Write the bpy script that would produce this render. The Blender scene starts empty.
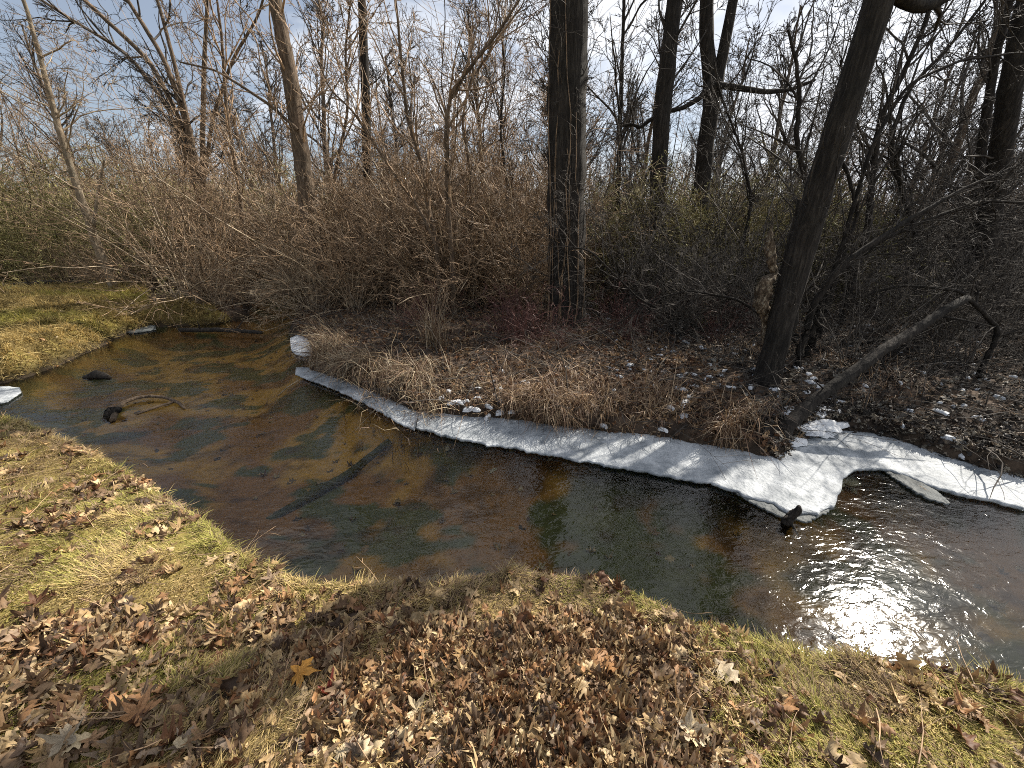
import bpy, math
import numpy as np
from mathutils import Vector

R = math.radians
C = bpy.context.scene.collection
SC = bpy.context.scene

# ------------------------------------------------------------------ camera
CAM_H, PITCH, FPX = 2.05, R(21.5), 390.0
cam_d = bpy.data.cameras.new('camera'); cam = bpy.data.objects.new('camera', cam_d); C.objects.link(cam)
cam_d.sensor_width = 36.0; cam_d.lens = FPX/1024*36.0; cam_d.clip_start = .05; cam_d.clip_end = 3000
cam.location = (0, 0, CAM_H); cam.rotation_euler = (math.pi/2-PITCH, 0, 0)
SC.camera = cam

# ------------------------------------------------------------------ sky, sun, exposure
SUN_AZ, SUN_EL = R(53), R(40)            # azimuth from +Y towards +X
w = bpy.data.worlds.new('World'); SC.world = w; w.use_nodes = True
nt = w.node_tree; N = nt.nodes; Lk = nt.links
for n in list(N): N.remove(n)
out = N.new('ShaderNodeOutputWorld'); bg = N.new('ShaderNodeBackground'); bg.inputs[1].default_value = .053
sky = N.new('ShaderNodeTexSky'); sky.sky_type = 'NISHITA'; sky.sun_disc = False
sky.sun_elevation = SUN_EL; sky.sun_rotation = SUN_AZ; sky.air_density = 1.0; sky.dust_density = 1.2; sky.ozone_density = 1.0
tc = N.new('ShaderNodeTexCoord'); mp = N.new('ShaderNodeMapping'); mp.inputs['Scale'].default_value = (1.4, 1.4, 3.4)
mp.inputs['Location'].default_value = (.35, .1, .2)
cn = N.new('ShaderNodeTexNoise'); cn.inputs['Scale'].default_value = 1.7; cn.inputs['Detail'].default_value = 7; cn.inputs['Roughness'].default_value = .56
cr = N.new('ShaderNodeValToRGB'); cr.color_ramp.elements[0].position = .43; cr.color_ramp.elements[1].position = .58
cr.color_ramp.elements[0].color = (.2, .2, .2, 1); cm = N.new('ShaderNodeMixRGB'); cm.inputs['Color2'].default_value = (9.9, 10.2, 10.8, 1)
sx = N.new('ShaderNodeSeparateXYZ'); add = N.new('ShaderNodeMath'); add.operation = 'MULTIPLY_ADD'
add.inputs[1].default_value = .16
Lk.new(tc.outputs['Generated'], mp.inputs['Vector']); Lk.new(mp.outputs[0], cn.inputs['Vector'])
Lk.new(tc.outputs['Generated'], sx.inputs[0]); Lk.new(sx.outputs['X'], add.inputs[0]); Lk.new(cn.outputs['Fac'], add.inputs[2])
Lk.new(add.outputs[0], cr.inputs['Fac']); Lk.new(cr.outputs['Color'], cm.inputs['Fac'])
Lk.new(sky.outputs[0], cm.inputs['Color1']); Lk.new(cm.outputs[0], bg.inputs[0]); Lk.new(bg.outputs[0], out.inputs[0])

sd = bpy.data.lights.new('sun', 'SUN'); so = bpy.data.objects.new('sun', sd); C.objects.link(so)
sd.energy = 5.0; sd.angle = R(.6); sd.color = (1.0, .93, .82)
sdir = Vector((math.sin(SUN_AZ)*math.cos(SUN_EL), math.cos(SUN_AZ)*math.cos(SUN_EL), math.sin(SUN_EL)))
so.rotation_euler = sdir.to_track_quat('Z', 'Y').to_euler(); so.location = sdir*60

vs = SC.view_settings; vs.view_transform = 'Standard'; vs.look = 'None'; vs.gamma = 1; vs.exposure = 1.03
vs.use_curve_mapping = False
SC.cycles.max_bounces = 6; SC.cycles.transparent_max_bounces = 12; SC.cycles.diffuse_bounces = 2; SC.cycles.glossy_bounces = 2
SC.cycles.transmission_bounces = 3; SC.cycles.use_denoising = False; SC.cycles.filter_width = 1.0; SC.cycles.sample_clamp_indirect = 4

# ------------------------------------------------------------------ projection helpers
cp, sp = math.cos(PITCH), math.sin(PITCH)
def ray(px, py):
    xc = (px-512)/FPX; yc = -(py-384)/FPX
    return np.array([xc, cp+sp*yc, -sp+cp*yc])
def P(px, py, z=0.0):                       # pixel -> world point on height z
    d = ray(px, py); t = (z-CAM_H)/d[2]; return np.array([0, 0, CAM_H])+d*t
def V(px, py, Y):                           # pixel -> world point on the plane y = Y
    d = ray(px, py); return np.array([0, 0, CAM_H])+d*(Y/d[1])
def project(p):
    q = np.asarray(p, float)-np.array([0, 0, CAM_H])
    f = q[..., 1]*cp-q[..., 2]*sp; u = q[..., 1]*sp+q[..., 2]*cp
    f = np.where(f < .05, .05, f)
    return 512+FPX*q[..., 0]/f, 384-FPX*u/f, f

# ------------------------------------------------------------------ noise on arrays
def vnoise(x, y, seed=0):
    xi = np.floor(x).astype(np.int64); yi = np.floor(y).astype(np.int64); xf = x-xi; yf = y-yi
    def h(a, b):
        n = (a*374761393+b*668265263+seed*1442695041) & 0xffffffff
        n = ((n ^ (n >> 13))*1274126177) & 0xffffffff
        return ((n ^ (n >> 16)) & 0xffff)/65535.0
    u = xf*xf*(3-2*xf); v = yf*yf*(3-2*yf)
    return (h(xi, yi)*(1-u)+h(xi+1, yi)*u)*(1-v)+(h(xi, yi+1)*(1-u)+h(xi+1, yi+1)*u)*v
def fbm(x, y, seed=0, o=4):
    s = 0; a = .5
    for i in range(o):
        s = s+a*vnoise(x*2**i, y*2**i, seed+i*7); a *= .5
    return s/(1-.5**o)
def sstep(a, b, x):
    t = np.clip((x-a)/(b-a), 0, 1); return t*t*(3-2*t)

# ------------------------------------------------------------------ mesh helpers
def mesh_np(name, verts, faces, col=None, smooth=False):
    """verts (n,3); faces: (m,k) array or list of such arrays"""
    if not isinstance(faces, list): faces = [faces]
    faces = [f for f in faces if len(f)]
    me = bpy.data.meshes.new(name)
    nl = sum(f.size for f in faces); nf = sum(len(f) for f in faces)
    me.vertices.add(len(verts)); me.vertices.foreach_set('co', np.asarray(verts, np.float32).ravel())
    me.loops.add(nl); me.loops.foreach_set('vertex_index', np.concatenate([f.ravel() for f in faces]).astype(np.int32))
    me.polygons.add(nf)
    tot = np.concatenate([np.full(len(f), f.shape[1]) for f in faces]); st = np.concatenate([[0], np.cumsum(tot)[:-1]])
    me.polygons.foreach_set('loop_start', st.astype(np.int32)); me.polygons.foreach_set('loop_total', tot.astype(np.int32))
    if smooth: me.polygons.foreach_set('use_smooth', np.ones(nf, bool))
    if col is not None:
        a = me.color_attributes.new('Col', 'FLOAT_COLOR', 'POINT')
        c4 = np.ones((len(verts), 4), np.float32); c4[:, :3] = col; a.data.foreach_set('color', c4.ravel())
    me.update(calc_edges=True)
    return me
def tag(o, label=None, cat=None, group=None, kind=None):
    if label: o['label'] = label
    if cat: o['category'] = cat
    if group: o['group'] = group
    if kind: o['kind'] = kind
    return o
def link(name, me, m=None, parent=None, loc=None):
    if m is not None and not me.materials: me.materials.append(m)
    o = bpy.data.objects.new(name, me); C.objects.link(o)
    if parent is not None: o.parent = parent
    if loc is not None: o.location = loc
    return o
def empty(name, loc=(0, 0, 0)):
    o = bpy.data.objects.new(name, None); C.objects.link(o); o.location = loc; o.empty_display_size = .2; return o

def tubes(groups, caps=False, twist=None):
    """groups: list of (pts[B,N,3], rad[B,N], sides) -> verts, [quads]"""
    VV, FF, base = [], [], 0
    for pts, rad, k in groups:
        B, n, _ = pts.shape
        if B == 0: continue
        T = np.gradient(pts, axis=1); T /= np.linalg.norm(T, axis=2, keepdims=True)+1e-9
        m = T.mean(1); ref = np.where((np.abs(m[:, 2]) > .75)[:, None], np.array([[1., 0, 0]]), np.array([[0., 0, 1]]))
        U = np.cross(T, ref[:, None, :]); U /= np.linalg.norm(U, axis=2, keepdims=True)+1e-9
        W = np.cross(T, U)
        a = np.linspace(0, 2*np.pi, k, endpoint=False)
        rr = rad[:, :, None, None]
        v = pts[:, :, None, :]+rr*(np.cos(a)[None, None, :, None]*U[:, :, None, :]+np.sin(a)[None, None, :, None]*W[:, :, None, :])
        VV.append(v.reshape(-1, 3))
        idx = (np.arange(B*n*k).reshape(B, n, k))+base
        nx = np.roll(idx, -1, axis=2)
        q = np.stack([idx[:, :-1], nx[:, :-1], nx[:, 1:], idx[:, 1:]], -1).reshape(-1, 4)
        FF.append(q)
        if caps:
            FF.append(idx[:, 0, ::-1].reshape(B, k)); FF.append(idx[:, -1].reshape(B, k))
        base += B*n*k
    return np.concatenate(VV), FF

def resample(pl, n):
    pl = np.asarray(pl, float); s = np.concatenate([[0], np.cumsum(np.linalg.norm(np.diff(pl[:, :3], axis=0), axis=1))])
    # catmull style smoothing through cubic interpolation of dense linear path
    t = np.linspace(0, s[-1], n)
    o = np.stack([np.interp(t, s, pl[:, i]) for i in range(pl.shape[1])], 1)
    for _ in range(2):
        o[1:-1] = .25*o[:-2]+.5*o[1:-1]+.25*o[2:]
    return o

def perp(D, rng):
    r = rng.normal(size=D.shape); r -= (r*D).sum(-1, keepdims=True)*D
    return r/(np.linalg.norm(r, axis=-1, keepdims=True)+1e-9)

def grow(rng, P0, D0, L0, R0, levels):
    """vectorised branching: every level simulated at once"""
    res = []
    for li, lv in enumerate(levels):
        B = len(P0)
        if B == 0: break
        n = lv['n']; pts = np.zeros((B, n+1, 3)); pts[:, 0] = P0; D = D0.copy()
        up = np.array(lv.get('up', (0, 0, 0)), float)
        seg = (L0/n)[:, None]; dirs = np.zeros((B, n+1, 3)); dirs[:, 0] = D
        for i in range(n):
            D = D+rng.normal(size=D.shape)*lv.get('wig', .1)+up[None]*(i+1 if lv.get('acc') else 1)
            D /= np.linalg.norm(D, axis=1, keepdims=True)
            pts[:, i+1] = pts[:, i]+D*seg; dirs[:, i+1] = D
        t = np.linspace(0, 1, n+1)[None]
        rad = np.maximum(R0[:, None]*(1-t*lv.get('taper', .75)), lv.get('rmin', .001))
        rad[:, -1] *= .6
        res.append((pts, rad, lv.get('k', 3)))
        if li+1 == len(levels): break
        K = lv['kids']; cnt = np.maximum(0, rng.poisson(K, B)) if lv.get('pois', True) else np.full(B, K)
        ids = np.repeat(np.arange(B), cnt)
        t0 = lv.get('t0', .2); tt = t0+(1-t0)*rng.rand(len(ids))**lv.get('tp', .9); f = tt*n; i0 = np.minimum(f.astype(int), n-1); fr = (f-i0)[:, None]
        Pn = pts[ids, i0]*(1-fr)+pts[ids, i0+1]*fr; Dn = dirs[ids, i0+1]
        ang = rng.normal(lv.get('ang', .7), .18, len(ids))[:, None]
        Dn = Dn*np.cos(ang)+perp(Dn, rng)*np.sin(ang); Dn /= np.linalg.norm(Dn, axis=1, keepdims=True)
        L1 = L0[ids]*lv.get('lr', .5)*(1.15-tt*.65)*rng.uniform(.55, 1.25, len(ids))
        R1 = np.maximum(R0[ids]*(1-tt*lv.get('taper', .75))*lv.get('rr', .55), levels[li+1].get('rmin', .001))
        P0, D0, L0, R0 = Pn, Dn, L1, R1
    return res

# ------------------------------------------------------------------ materials
def nmat(name):
    m = bpy.data.materials.new(name); m.use_nodes = True; n = m.node_tree.nodes; l = m.node_tree.links
    return m, n, l, n['Principled BSDF']
def ramp(n, stops):
    r = n.new('ShaderNodeValToRGB'); e = r.color_ramp.elements
    while len(e) < len(stops): e.new(.5)
    for x, (p, c) in zip(e, stops): x.position = p; x.color = (*c, 1)
    return r
def noise_mat(name, stops, scale=8, stretch=(1, 1, 1), rough=.9, bump=.4, bscale=None, dist=.02, detail=8, spec=.3, attr=False, objrand=0):
    m, n, l, b = nmat(name)
    t = n.new('ShaderNodeTexCoord'); mp = n.new('ShaderNodeMapping'); mp.inputs['Scale'].default_value = stretch
    no = n.new('ShaderNodeTexNoise'); no.inputs['Scale'].default_value = scale; no.inputs['Detail'].default_value = detail; no.inputs['Roughness'].default_value = .65
    r = ramp(n, stops); l.new(t.outputs['Object'], mp.inputs[0]); l.new(mp.outputs[0], no.inputs['Vector']); l.new(no.outputs['Fac'], r.inputs['Fac'])
    last = r.outputs[0]
    if attr:
        a = n.new('ShaderNodeVertexColor'); a.layer_name = 'Col'
        x = n.new('ShaderNodeMixRGB'); x.blend_type = 'MULTIPLY'; x.inputs[0].default_value = 1; l.new(last, x.inputs[1]); l.new(a.outputs[0], x.inputs[2]); last = x.outputs[0]
    if objrand:
        oi = n.new('ShaderNodeObjectInfo'); mr = n.new('ShaderNodeMapRange'); mr.inputs[3].default_value = 1-objrand; mr.inputs[4].default_value = 1+objrand
        h = n.new('ShaderNodeHueSaturation'); l.new(oi.outputs['Random'], mr.inputs[0]); l.new(mr.outputs[0], h.inputs['Value']); l.new(last, h.inputs['Color']); last = h.outputs[0]
    l.new(last, b.inputs['Base Color'])
    b.inputs['Roughness'].default_value = rough; b.inputs['Specular IOR Level'].default_value = spec
    if bump:
        n2 = n.new('ShaderNodeTexNoise'); n2.inputs['Scale'].default_value = bscale or scale*2; n2.inputs['Detail'].default_value = 6
        l.new(mp.outputs[0], n2.inputs['Vector']); bp = n.new('ShaderNodeBump'); bp.inputs['Strength'].default_value = bump; bp.inputs['Distance'].default_value = dist
        l.new(n2.outputs['Fac'], bp.inputs['Height']); l.new(bp.outputs[0], b.inputs['Normal'])
    return m
def attr_mat(name, rough=.7, transl=0.0, spec=.25, objcol=False, var=0.0, vscale=60):
    m, n, l, b = nmat(name)
    if objcol: a = n.new('ShaderNodeObjectInfo'); src = a.outputs['Color']
    else: a = n.new('ShaderNodeVertexColor'); a.layer_name = 'Col'; src = a.outputs[0]
    if var:
        t = n.new('ShaderNodeTexCoord'); no = n.new('ShaderNodeTexNoise'); no.inputs['Scale'].default_value = vscale; no.inputs['Detail'].default_value = 5
        l.new(t.outputs['Object'], no.inputs['Vector']); mr = n.new('ShaderNodeMapRange'); mr.inputs[1].default_value = .3; mr.inputs[2].default_value = .7
        mr.inputs[3].default_value = 1-var; mr.inputs[4].default_value = 1+var; h = n.new('ShaderNodeHueSaturation')
        l.new(no.outputs['Fac'], mr.inputs[0]); l.new(mr.outputs[0], h.inputs['Value']); l.new(src, h.inputs['Color']); src = h.outputs[0]
    l.new(src, b.inputs['Base Color']); b.inputs['Roughness'].default_value = rough; b.inputs['Specular IOR Level'].default_value = spec
    if transl:
        tr = n.new('ShaderNodeBsdfTranslucent'); l.new(src, tr.inputs[0]); mx = n.new('ShaderNodeMixShader'); mx.inputs[0].default_value = transl
        l.new(b.outputs[0], mx.inputs[1]); l.new(tr.outputs[0], mx.inputs[2]); l.new(mx.outputs[0], n['Material Output'].inputs[0])
    return m

def bark_mat(name, dark, mid, light, vs_=34, hs=4.5):
    m, n, l, b = nmat(name)
    t = n.new('ShaderNodeTexCoord'); mp = n.new('ShaderNodeMapping'); mp.inputs['Scale'].default_value = (vs_, vs_, hs)
    v = n.new('ShaderNodeTexNoise'); v.inputs['Scale'].default_value = 1.0; v.inputs['Detail'].default_value = 8; v.inputs['Roughness'].default_value = .7; v.inputs['Distortion'].default_value = .6
    l.new(t.outputs['Object'], mp.inputs[0]); l.new(mp.outputs[0], v.inputs['Vector'])
    r = ramp(n, [(.32, dark), (.5, mid), (.68, light)]); l.new(v.outputs['Fac'], r.inputs['Fac'])
    big = n.new('ShaderNodeTexNoise'); big.inputs['Scale'].default_value = 2.2; l.new(t.outputs['Object'], big.inputs['Vector'])
    x = n.new('ShaderNodeMixRGB'); x.blend_type = 'MULTIPLY'; x.inputs[0].default_value = .7
    rb = ramp(n, [(.35, (.6, .62, .6)), (.65, (1.15, 1.1, 1.05))]); l.new(big.outputs['Fac'], rb.inputs['Fac'])
    l.new(r.outputs[0], x.inputs[1]); l.new(rb.outputs[0], x.inputs[2]); l.new(x.outputs[0], b.inputs['Base Color'])
    bp = n.new('ShaderNodeBump'); bp.inputs['Strength'].default_value = .9; bp.inputs['Distance'].default_value = .03
    l.new(v.outputs['Fac'], bp.inputs['Height']); l.new(bp.outputs[0], b.inputs['Normal']); b.inputs['Roughness'].default_value = .9; b.inputs['Specular IOR Level'].default_value = .2
    return m

M = {}
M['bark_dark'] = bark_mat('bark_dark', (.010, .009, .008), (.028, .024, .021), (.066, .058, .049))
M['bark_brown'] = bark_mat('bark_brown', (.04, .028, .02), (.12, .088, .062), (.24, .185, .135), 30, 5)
M['algae_wood'] = bark_mat('algae_wood', (.02, .025, .015), (.05, .06, .03), (.10, .11, .06), 10, 10)
M['bark_pale'] = bark_mat('bark_pale', (.07, .055, .04), (.20, .16, .115), (.34, .29, .22), 14, 6)
M['rotten'] = bark_mat('rotten_wood', (.02, .015, .012), (.11, .08, .055), (.50, .43, .32), 26, 14)
M['twig_brown'] = noise_mat('twig_brown', [(.38, (.055, .038, .022)), (.62, (.40, .265, .155))], 5, rough=.65, bump=0, spec=.4, objrand=.25)
M['twig_tan'] = noise_mat('twig_tan', [(.38, (.12, .08, .05)), (.62, (.52, .41, .27))], 5, rough=.6, bump=0, spec=.4, objrand=.2)
M['twig_red'] = noise_mat('twig_red', [(.3, (.06, .025, .022)), (.7, (.16, .07, .055))], 3, rough=.5, bump=0, spec=.4, objrand=.25)
M['twig_grey'] = noise_mat('twig_grey', [(.38, (.02, .017, .015)), (.62, (.10, .088, .076))], 5, rough=.8, bump=0, spec=.12, objrand=.25)
M['twig_ash'] = noise_mat('twig_ash', [(.38, (.06, .052, .045)), (.62, (.20, .18, .155))], 4, rough=.8, bump=0, spec=.15, objrand=.25)
M['twig_olive'] = noise_mat('twig_olive', [(.38, (.08, .065, .03)), (.62, (.38, .32, .15))], 5, rough=.7, bump=0, objrand=.2)
M['bud'] = noise_mat('bud_leaf', [(.3, (.14, .14, .04)), (.7, (.30, .28, .09))], 5, rough=.7, bump=0, objrand=.2)
M['leaf_obj'] = attr_mat('dead_leaf', .55, .25, .35, objcol=True, var=.35, vscale=35)
M['leaf_col'] = attr_mat('leaf_litter', .6, .2, .3, var=.3, vscale=30)
M['blade'] = attr_mat('grass_blade', .7, .3, .2)
M['straw'] = attr_mat('straw', .55, .2, .35)

# ================================================================== STREAM OUTLINE
near_px = [(0, 418), (60, 440), (110, 462), (150, 490), (190, 518), (230, 547), (265, 570), (310, 583), (380, 585), (430, 579),
           (480, 577), (530, 575), (590, 580), (650, 600), (700, 625), (750, 645), (800, 652), (860, 658), (920, 668), (975, 678), (1024, 692)]
near = [P(x, y, .32)[:2]+np.array([.03, .07]) for x, y in near_px]
far_px = [(1024, 480), (985, 470), (948, 459), (918, 449), (892, 440), (865, 434), (838, 434), (815, 440), (800, 452), (782, 462), (760, 458), (735, 452), (700, 446), (665, 441),
          (620, 436), (560, 429), (520, 423), (480, 420), (450, 419), (419, 414), (395, 406), (372, 395), (350, 385), (330, 377), (308, 370), (314, 352), (302, 340), (288, 330)]
far = [P(x, y, .08)[:2] for x, y in far_px]
left_px = [(250, 317), (218, 324), (184, 326), (152, 327), (128, 333), (100, 347), (62, 364), (32, 376), (0, 384)]
left = [P(x, y, 0)[:2] for x, y in left_px]
poly = near+[np.array(p) for p in [(3.2, .25), (4.5, -1.0), (5.5, -4.5), (12, -4.5), (10.8, -1.3), (8.9, 1.2), (6.4, 2.45)]]+far + \
    [np.array(p) for p in [(-5.8, 10.4), (-6.5, 12.2), (-6.2, 14), (-4.5, 15.8), (-5.5, 16.6), (-7.6, 14.6), (-7.9, 12.2), (-7.2, 10.6)]]+left + \
    [np.array(p) for p in [(-10.5, 6.6), (-15, 7.5), (-15, 5.0), (-9, 4.6)]]
poly = np.array(poly)

def stream_dist(x, y):
    """signed distance to the stream outline, positive on land"""
    a = poly; b = np.roll(poly, -1, axis=0); best = np.full(x.shape, 1e9); inside = np.zeros(x.shape, bool)
    for i in range(len(a)):
        ax, ay = a[i]; bx, by = b[i]; dx, dy = bx-ax, by-ay
        t = np.clip(((x-ax)*dx+(y-ay)*dy)/(dx*dx+dy*dy+1e-12), 0, 1)
        best = np.minimum(best, np.hypot(x-ax-t*dx, y-ay-t*dy))
        c = (ay > y) != (by > y)
        with np.errstate(divide='ignore', invalid='ignore'):
            xi = (bx-ax)*(y-ay)/(by-ay)+ax
        inside ^= c & (x < xi)
    return np.where(inside, -best, best)

def is_near(x, y):    # the bank the camera stands on
    return y < np.where(x < -5, 5.2, np.where(x > 2, 1.7-.55*(x-2), 3.2+(-x-1)*.25))

def is_left(x, y):    # the grassy bank across the water on the left
    return ~is_near(x, y) & (x < np.where(y < 9.4, -6.0, -8.7-(y-9.4)*.9)) & (y < 12)

def height(x, y, fine=True):
    x = np.asarray(x, float); y = np.asarray(y, float)
    d = stream_dist(x, y)+.10*(fbm(x*2.2, y*2.2, 5)-.5)+.05*(fbm(x*9, y*9, 15, 2)-.5)
    nr = is_near(x, y)
    lf = is_left(x, y)
    land_n = .31*sstep(-.06, .07, d)+.13*sstep(.05, 1.1, d)+.05*(fbm(x*1.6, y*1.6, 2)-.5)*sstep(0, .4, d)
    land_l = .16*sstep(-.02, .12, d)+.24*sstep(.10, .40, d)+.12*sstep(.4, 2.5, d)+.16*(fbm(x*2.6, y*2.6, 33)-.5)*sstep(0, .3, d)
    land_f = .20*sstep(-.02, .16, d)+.15*sstep(.1, 1.3, d)+.25*sstep(2, 14, d)+.30*(fbm(x*.45, y*.45, 3)-.5)*sstep(.3, 2.5, d)
    land = np.where(nr, land_n, np.where(lf, land_l, land_f))
    if fine: land = land+.045*(fbm(x*7, y*7, 8)-.5)*sstep(.0, .1, d)+.05*(fbm(x*16, y*16, 9, 3)-.5)*sstep(.0, .05, d)*sstep(.35, .1, d)
    bed = -.10-.26*sstep(0, -.7, d)+.05*(fbm(x*1.5, y*1.5, 4)-.5)
    k = sstep(-.10, .0, d)
    far_rise = np.clip(np.hypot(x, y)-25, 0, None)*.012
    return np.where(d > 0, np.maximum(land, .02), bed*(1-k)+.0*k)+far_rise

# ground sheet: graded grid reaching the horizon
def graded(lo, hi, c, fine, g, nmax):
    out_ = [c]; s = fine; x = c
    while x < hi:
        x += s; out_.append(x); s *= (1.0 if abs(x-c) < nmax else g)
    s = fine; x = c
    while x > lo:
        x -= s; out_.insert(0, x); s *= (1.0 if abs(x-c) < nmax else g)
    return np.array(out_)
gx = graded(-900, 900, -1.5, .045, 1.055, 8.5); gy = graded(-300, 1200, 4.0, .04, 1.055, 6.5)
GX, GY = np.meshgrid(gx, gy); hz = height(GX, GY)
gv = np.stack([GX, GY, hz], -1).reshape(-1, 3)
ii = np.arange(GX.size).reshape(GX.shape)
gf = np.stack([ii[:-1, :-1], ii[:-1, 1:], ii[1:, 1:], ii[1:, :-1]], -1).reshape(-1, 4)
# earth colours by what grows/lies there: turf soil, mud banks with painted undercut shade, leaf mould, streambed sand, algae with painted sky reflection
D_ = stream_dist(GX, GY); nr_ = is_near(GX, GY)
n1 = fbm(GX*1.3, GY*1.3, 21); n2 = fbm(GX*5, GY*5, 22); n3 = fbm(GX*2.1+9, GY*2.8, 23); n4 = fbm(GX*14, GY*14, 24, 3)
def mixc(a, b, t): return a*(1-t[..., None])+np.array(b)*t[..., None]
turf = mixc(np.broadcast_to(np.array([.13, .095, .035]), GX.shape+(3,)), (.20, .16, .05), sstep(.4, .6, n2))
mould = mixc(np.broadcast_to(np.array([.035, .026, .02]), GX.shape+(3,)), (.085, .06, .042), sstep(.42, .62, n2))  # leaf mould, darkened further for the shaded woodland floor
sand = mixc(np.broadcast_to(np.array([.25, .13, .055]), GX.shape+(3,)), (.46, .28, .09), sstep(.45, .62, n1))
sand = mixc(sand, (.065, .095, .055), sstep(.53-.10*sstep(-2, 1.5, GX), .57, n3)*.9)  # algae green, spread rightward to paint in the grey-green sky reflection
sand = mixc(sand, (.06, .035, .02), sstep(.55, .70, n2)*.6)
sand = sand*(0.7+.6*n4[..., None])
lf_ = is_left(GX, GY)
land = mixc(mould, (.15, .11, .04), np.where(nr_ | lf_, 1.0, 0.0)); land = np.where((nr_ | lf_)[..., None], turf, land)
land = mixc(land, (.035, .026, .018), sstep(.16, .0, D_))  # muddy rim, with the black undercut shade painted into its colour
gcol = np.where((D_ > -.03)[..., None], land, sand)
M['ground'] = noise_mat('ground', [(.3, (.75, .75, .75)), (.7, (1.2, 1.2, 1.2))], 30, rough=.95, bump=.5, bscale=60, dist=.01, attr=True, spec=.15)
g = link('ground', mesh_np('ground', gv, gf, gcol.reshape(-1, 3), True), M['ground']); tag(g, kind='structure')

# water sheet
m, n, l, b = nmat('stream_water')
n.remove(b)
t = n.new('ShaderNodeTexCoord'); mp = n.new('ShaderNodeMapping'); mp.inputs['Scale'].default_value = (1.0, 1.7, 1); mp.inputs['Rotation'].default_value = (0, 0, R(-22))
a1 = n.new('ShaderNodeTexNoise'); a1.inputs['Scale'].default_value = 12; a1.inputs['Detail'].default_value = 3; a1.inputs['Distortion'].default_value = .8
a2 = n.new('ShaderNodeTexNoise'); a2.inputs['Scale'].default_value = 2.2; a2.inputs['Detail'].default_value = 2
l.new(t.outputs['Object'], mp.inputs[0]); l.new(mp.outputs[0], a1.inputs['Vector']); l.new(mp.outputs[0], a2.inputs['Vector'])
mu = n.new('ShaderNodeMath'); mu.operation = 'MULTIPLY_ADD'; mu.inputs[1].default_value = .35; l.new(a1.outputs['Fac'], mu.inputs[0]); l.new(a2.outputs['Fac'], mu.inputs[2])
bp = n.new('ShaderNodeBump'); bp.inputs['Strength'].default_value = .8; bp.inputs['Distance'].default_value = .0118; l.new(mu.outputs[0], bp.inputs['Height'])
fr = n.new('ShaderNodeFresnel'); fr.inputs['IOR'].default_value = 1.46; l.new(bp.outputs[0], fr.inputs['Normal'])
gl = n.new('ShaderNodeBsdfGlossy'); gl.inputs['Roughness'].default_value = .065; gl.inputs['Color'].default_value = (1, 1, 1, 1); l.new(bp.outputs[0], gl.inputs['Normal'])
trn = n.new('ShaderNodeBsdfTransparent'); trn.inputs[0].default_value = (.86, .84, .68, 1)
mx = n.new('ShaderNodeMixShader'); l.new(fr.outputs[0], mx.inputs[0]); l.new(trn.outputs[0], mx.inputs[1]); l.new(gl.outputs[0], mx.inputs[2])
l.new(mx.outputs[0], n['Material Output'].inputs[0])
wx = np.linspace(-15.5, 12.5, 60); wy = np.linspace(-5, 21, 60); WX, WY = np.meshgrid(wx, wy)
iw = np.arange(3600).reshape(60, 60); wf = np.stack([iw[:-1, :-1], iw[:-1, 1:], iw[1:, 1:], iw[1:, :-1]], -1).reshape(-1, 4)
wo = link('water', mesh_np('water', np.stack([WX, WY, WX*0], -1).reshape(-1, 3), wf, None, True), m); tag(wo, kind='structure')

# ================================================================== ICE
def ice_mat(name, c1, c2):
    m, n, l, b = nmat(name)
    t = n.new('ShaderNodeTexCoord')
    a = n.new('ShaderNodeTexNoise'); a.inputs['Scale'].default_value = 4; a.inputs['Detail'].default_value = 12; a.inputs['Roughness'].default_value = .7; l.new(t.outputs['Object'], a.inputs['Vector'])
    r = ramp(n, [(.35, c1), (.6, c2)]); l.new(a.outputs['Fac'], r.inputs['Fac']); l.new(r.outputs[0], b.inputs['Base Color'])
    a2 = n.new('ShaderNodeTexNoise'); a2.inputs['Scale'].default_value = 32; a2.inputs['Detail'].default_value = 6; l.new(t.outputs['Object'], a2.inputs['Vector'])
    bp = n.new('ShaderNodeBump'); bp.inputs['Strength'].default_value = 1.0; bp.inputs['Distance'].default_value = .014; l.new(a2.outputs['Fac'], bp.inputs['Height']); l.new(bp.outputs[0], b.inputs['Normal'])
    rr = n.new('ShaderNodeMapRange'); rr.inputs[3].default_value = .45; rr.inputs[4].default_value = .8; b.inputs['Specular IOR Level'].default_value = .25; l.new(a.outputs['Fac'], rr.inputs[0]); l.new(rr.outputs[0], b.inputs['Roughness'])
    tr = n.new('ShaderNodeBsdfTranslucent'); tr.inputs[0].default_value = (.7, .8, .85, 1); mx = n.new('ShaderNodeMixShader'); mx.inputs[0].default_value = .18
    l.new(b.outputs[0], mx.inputs[1]); l.new(tr.outputs[0], mx.inputs[2]); l.new(mx.outputs[0], n['Material Output'].inputs[0])
    return m
M['ice'] = ice_mat('ice', (.16, .18, .20), (.48, .50, .515))
M['snow'] = ice_mat('snow', (.50, .52, .55), (.78, .79, .80))
M['thin_ice'] = ice_mat('thin_ice', (.05, .055, .055), (.13, .14, .14))

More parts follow.
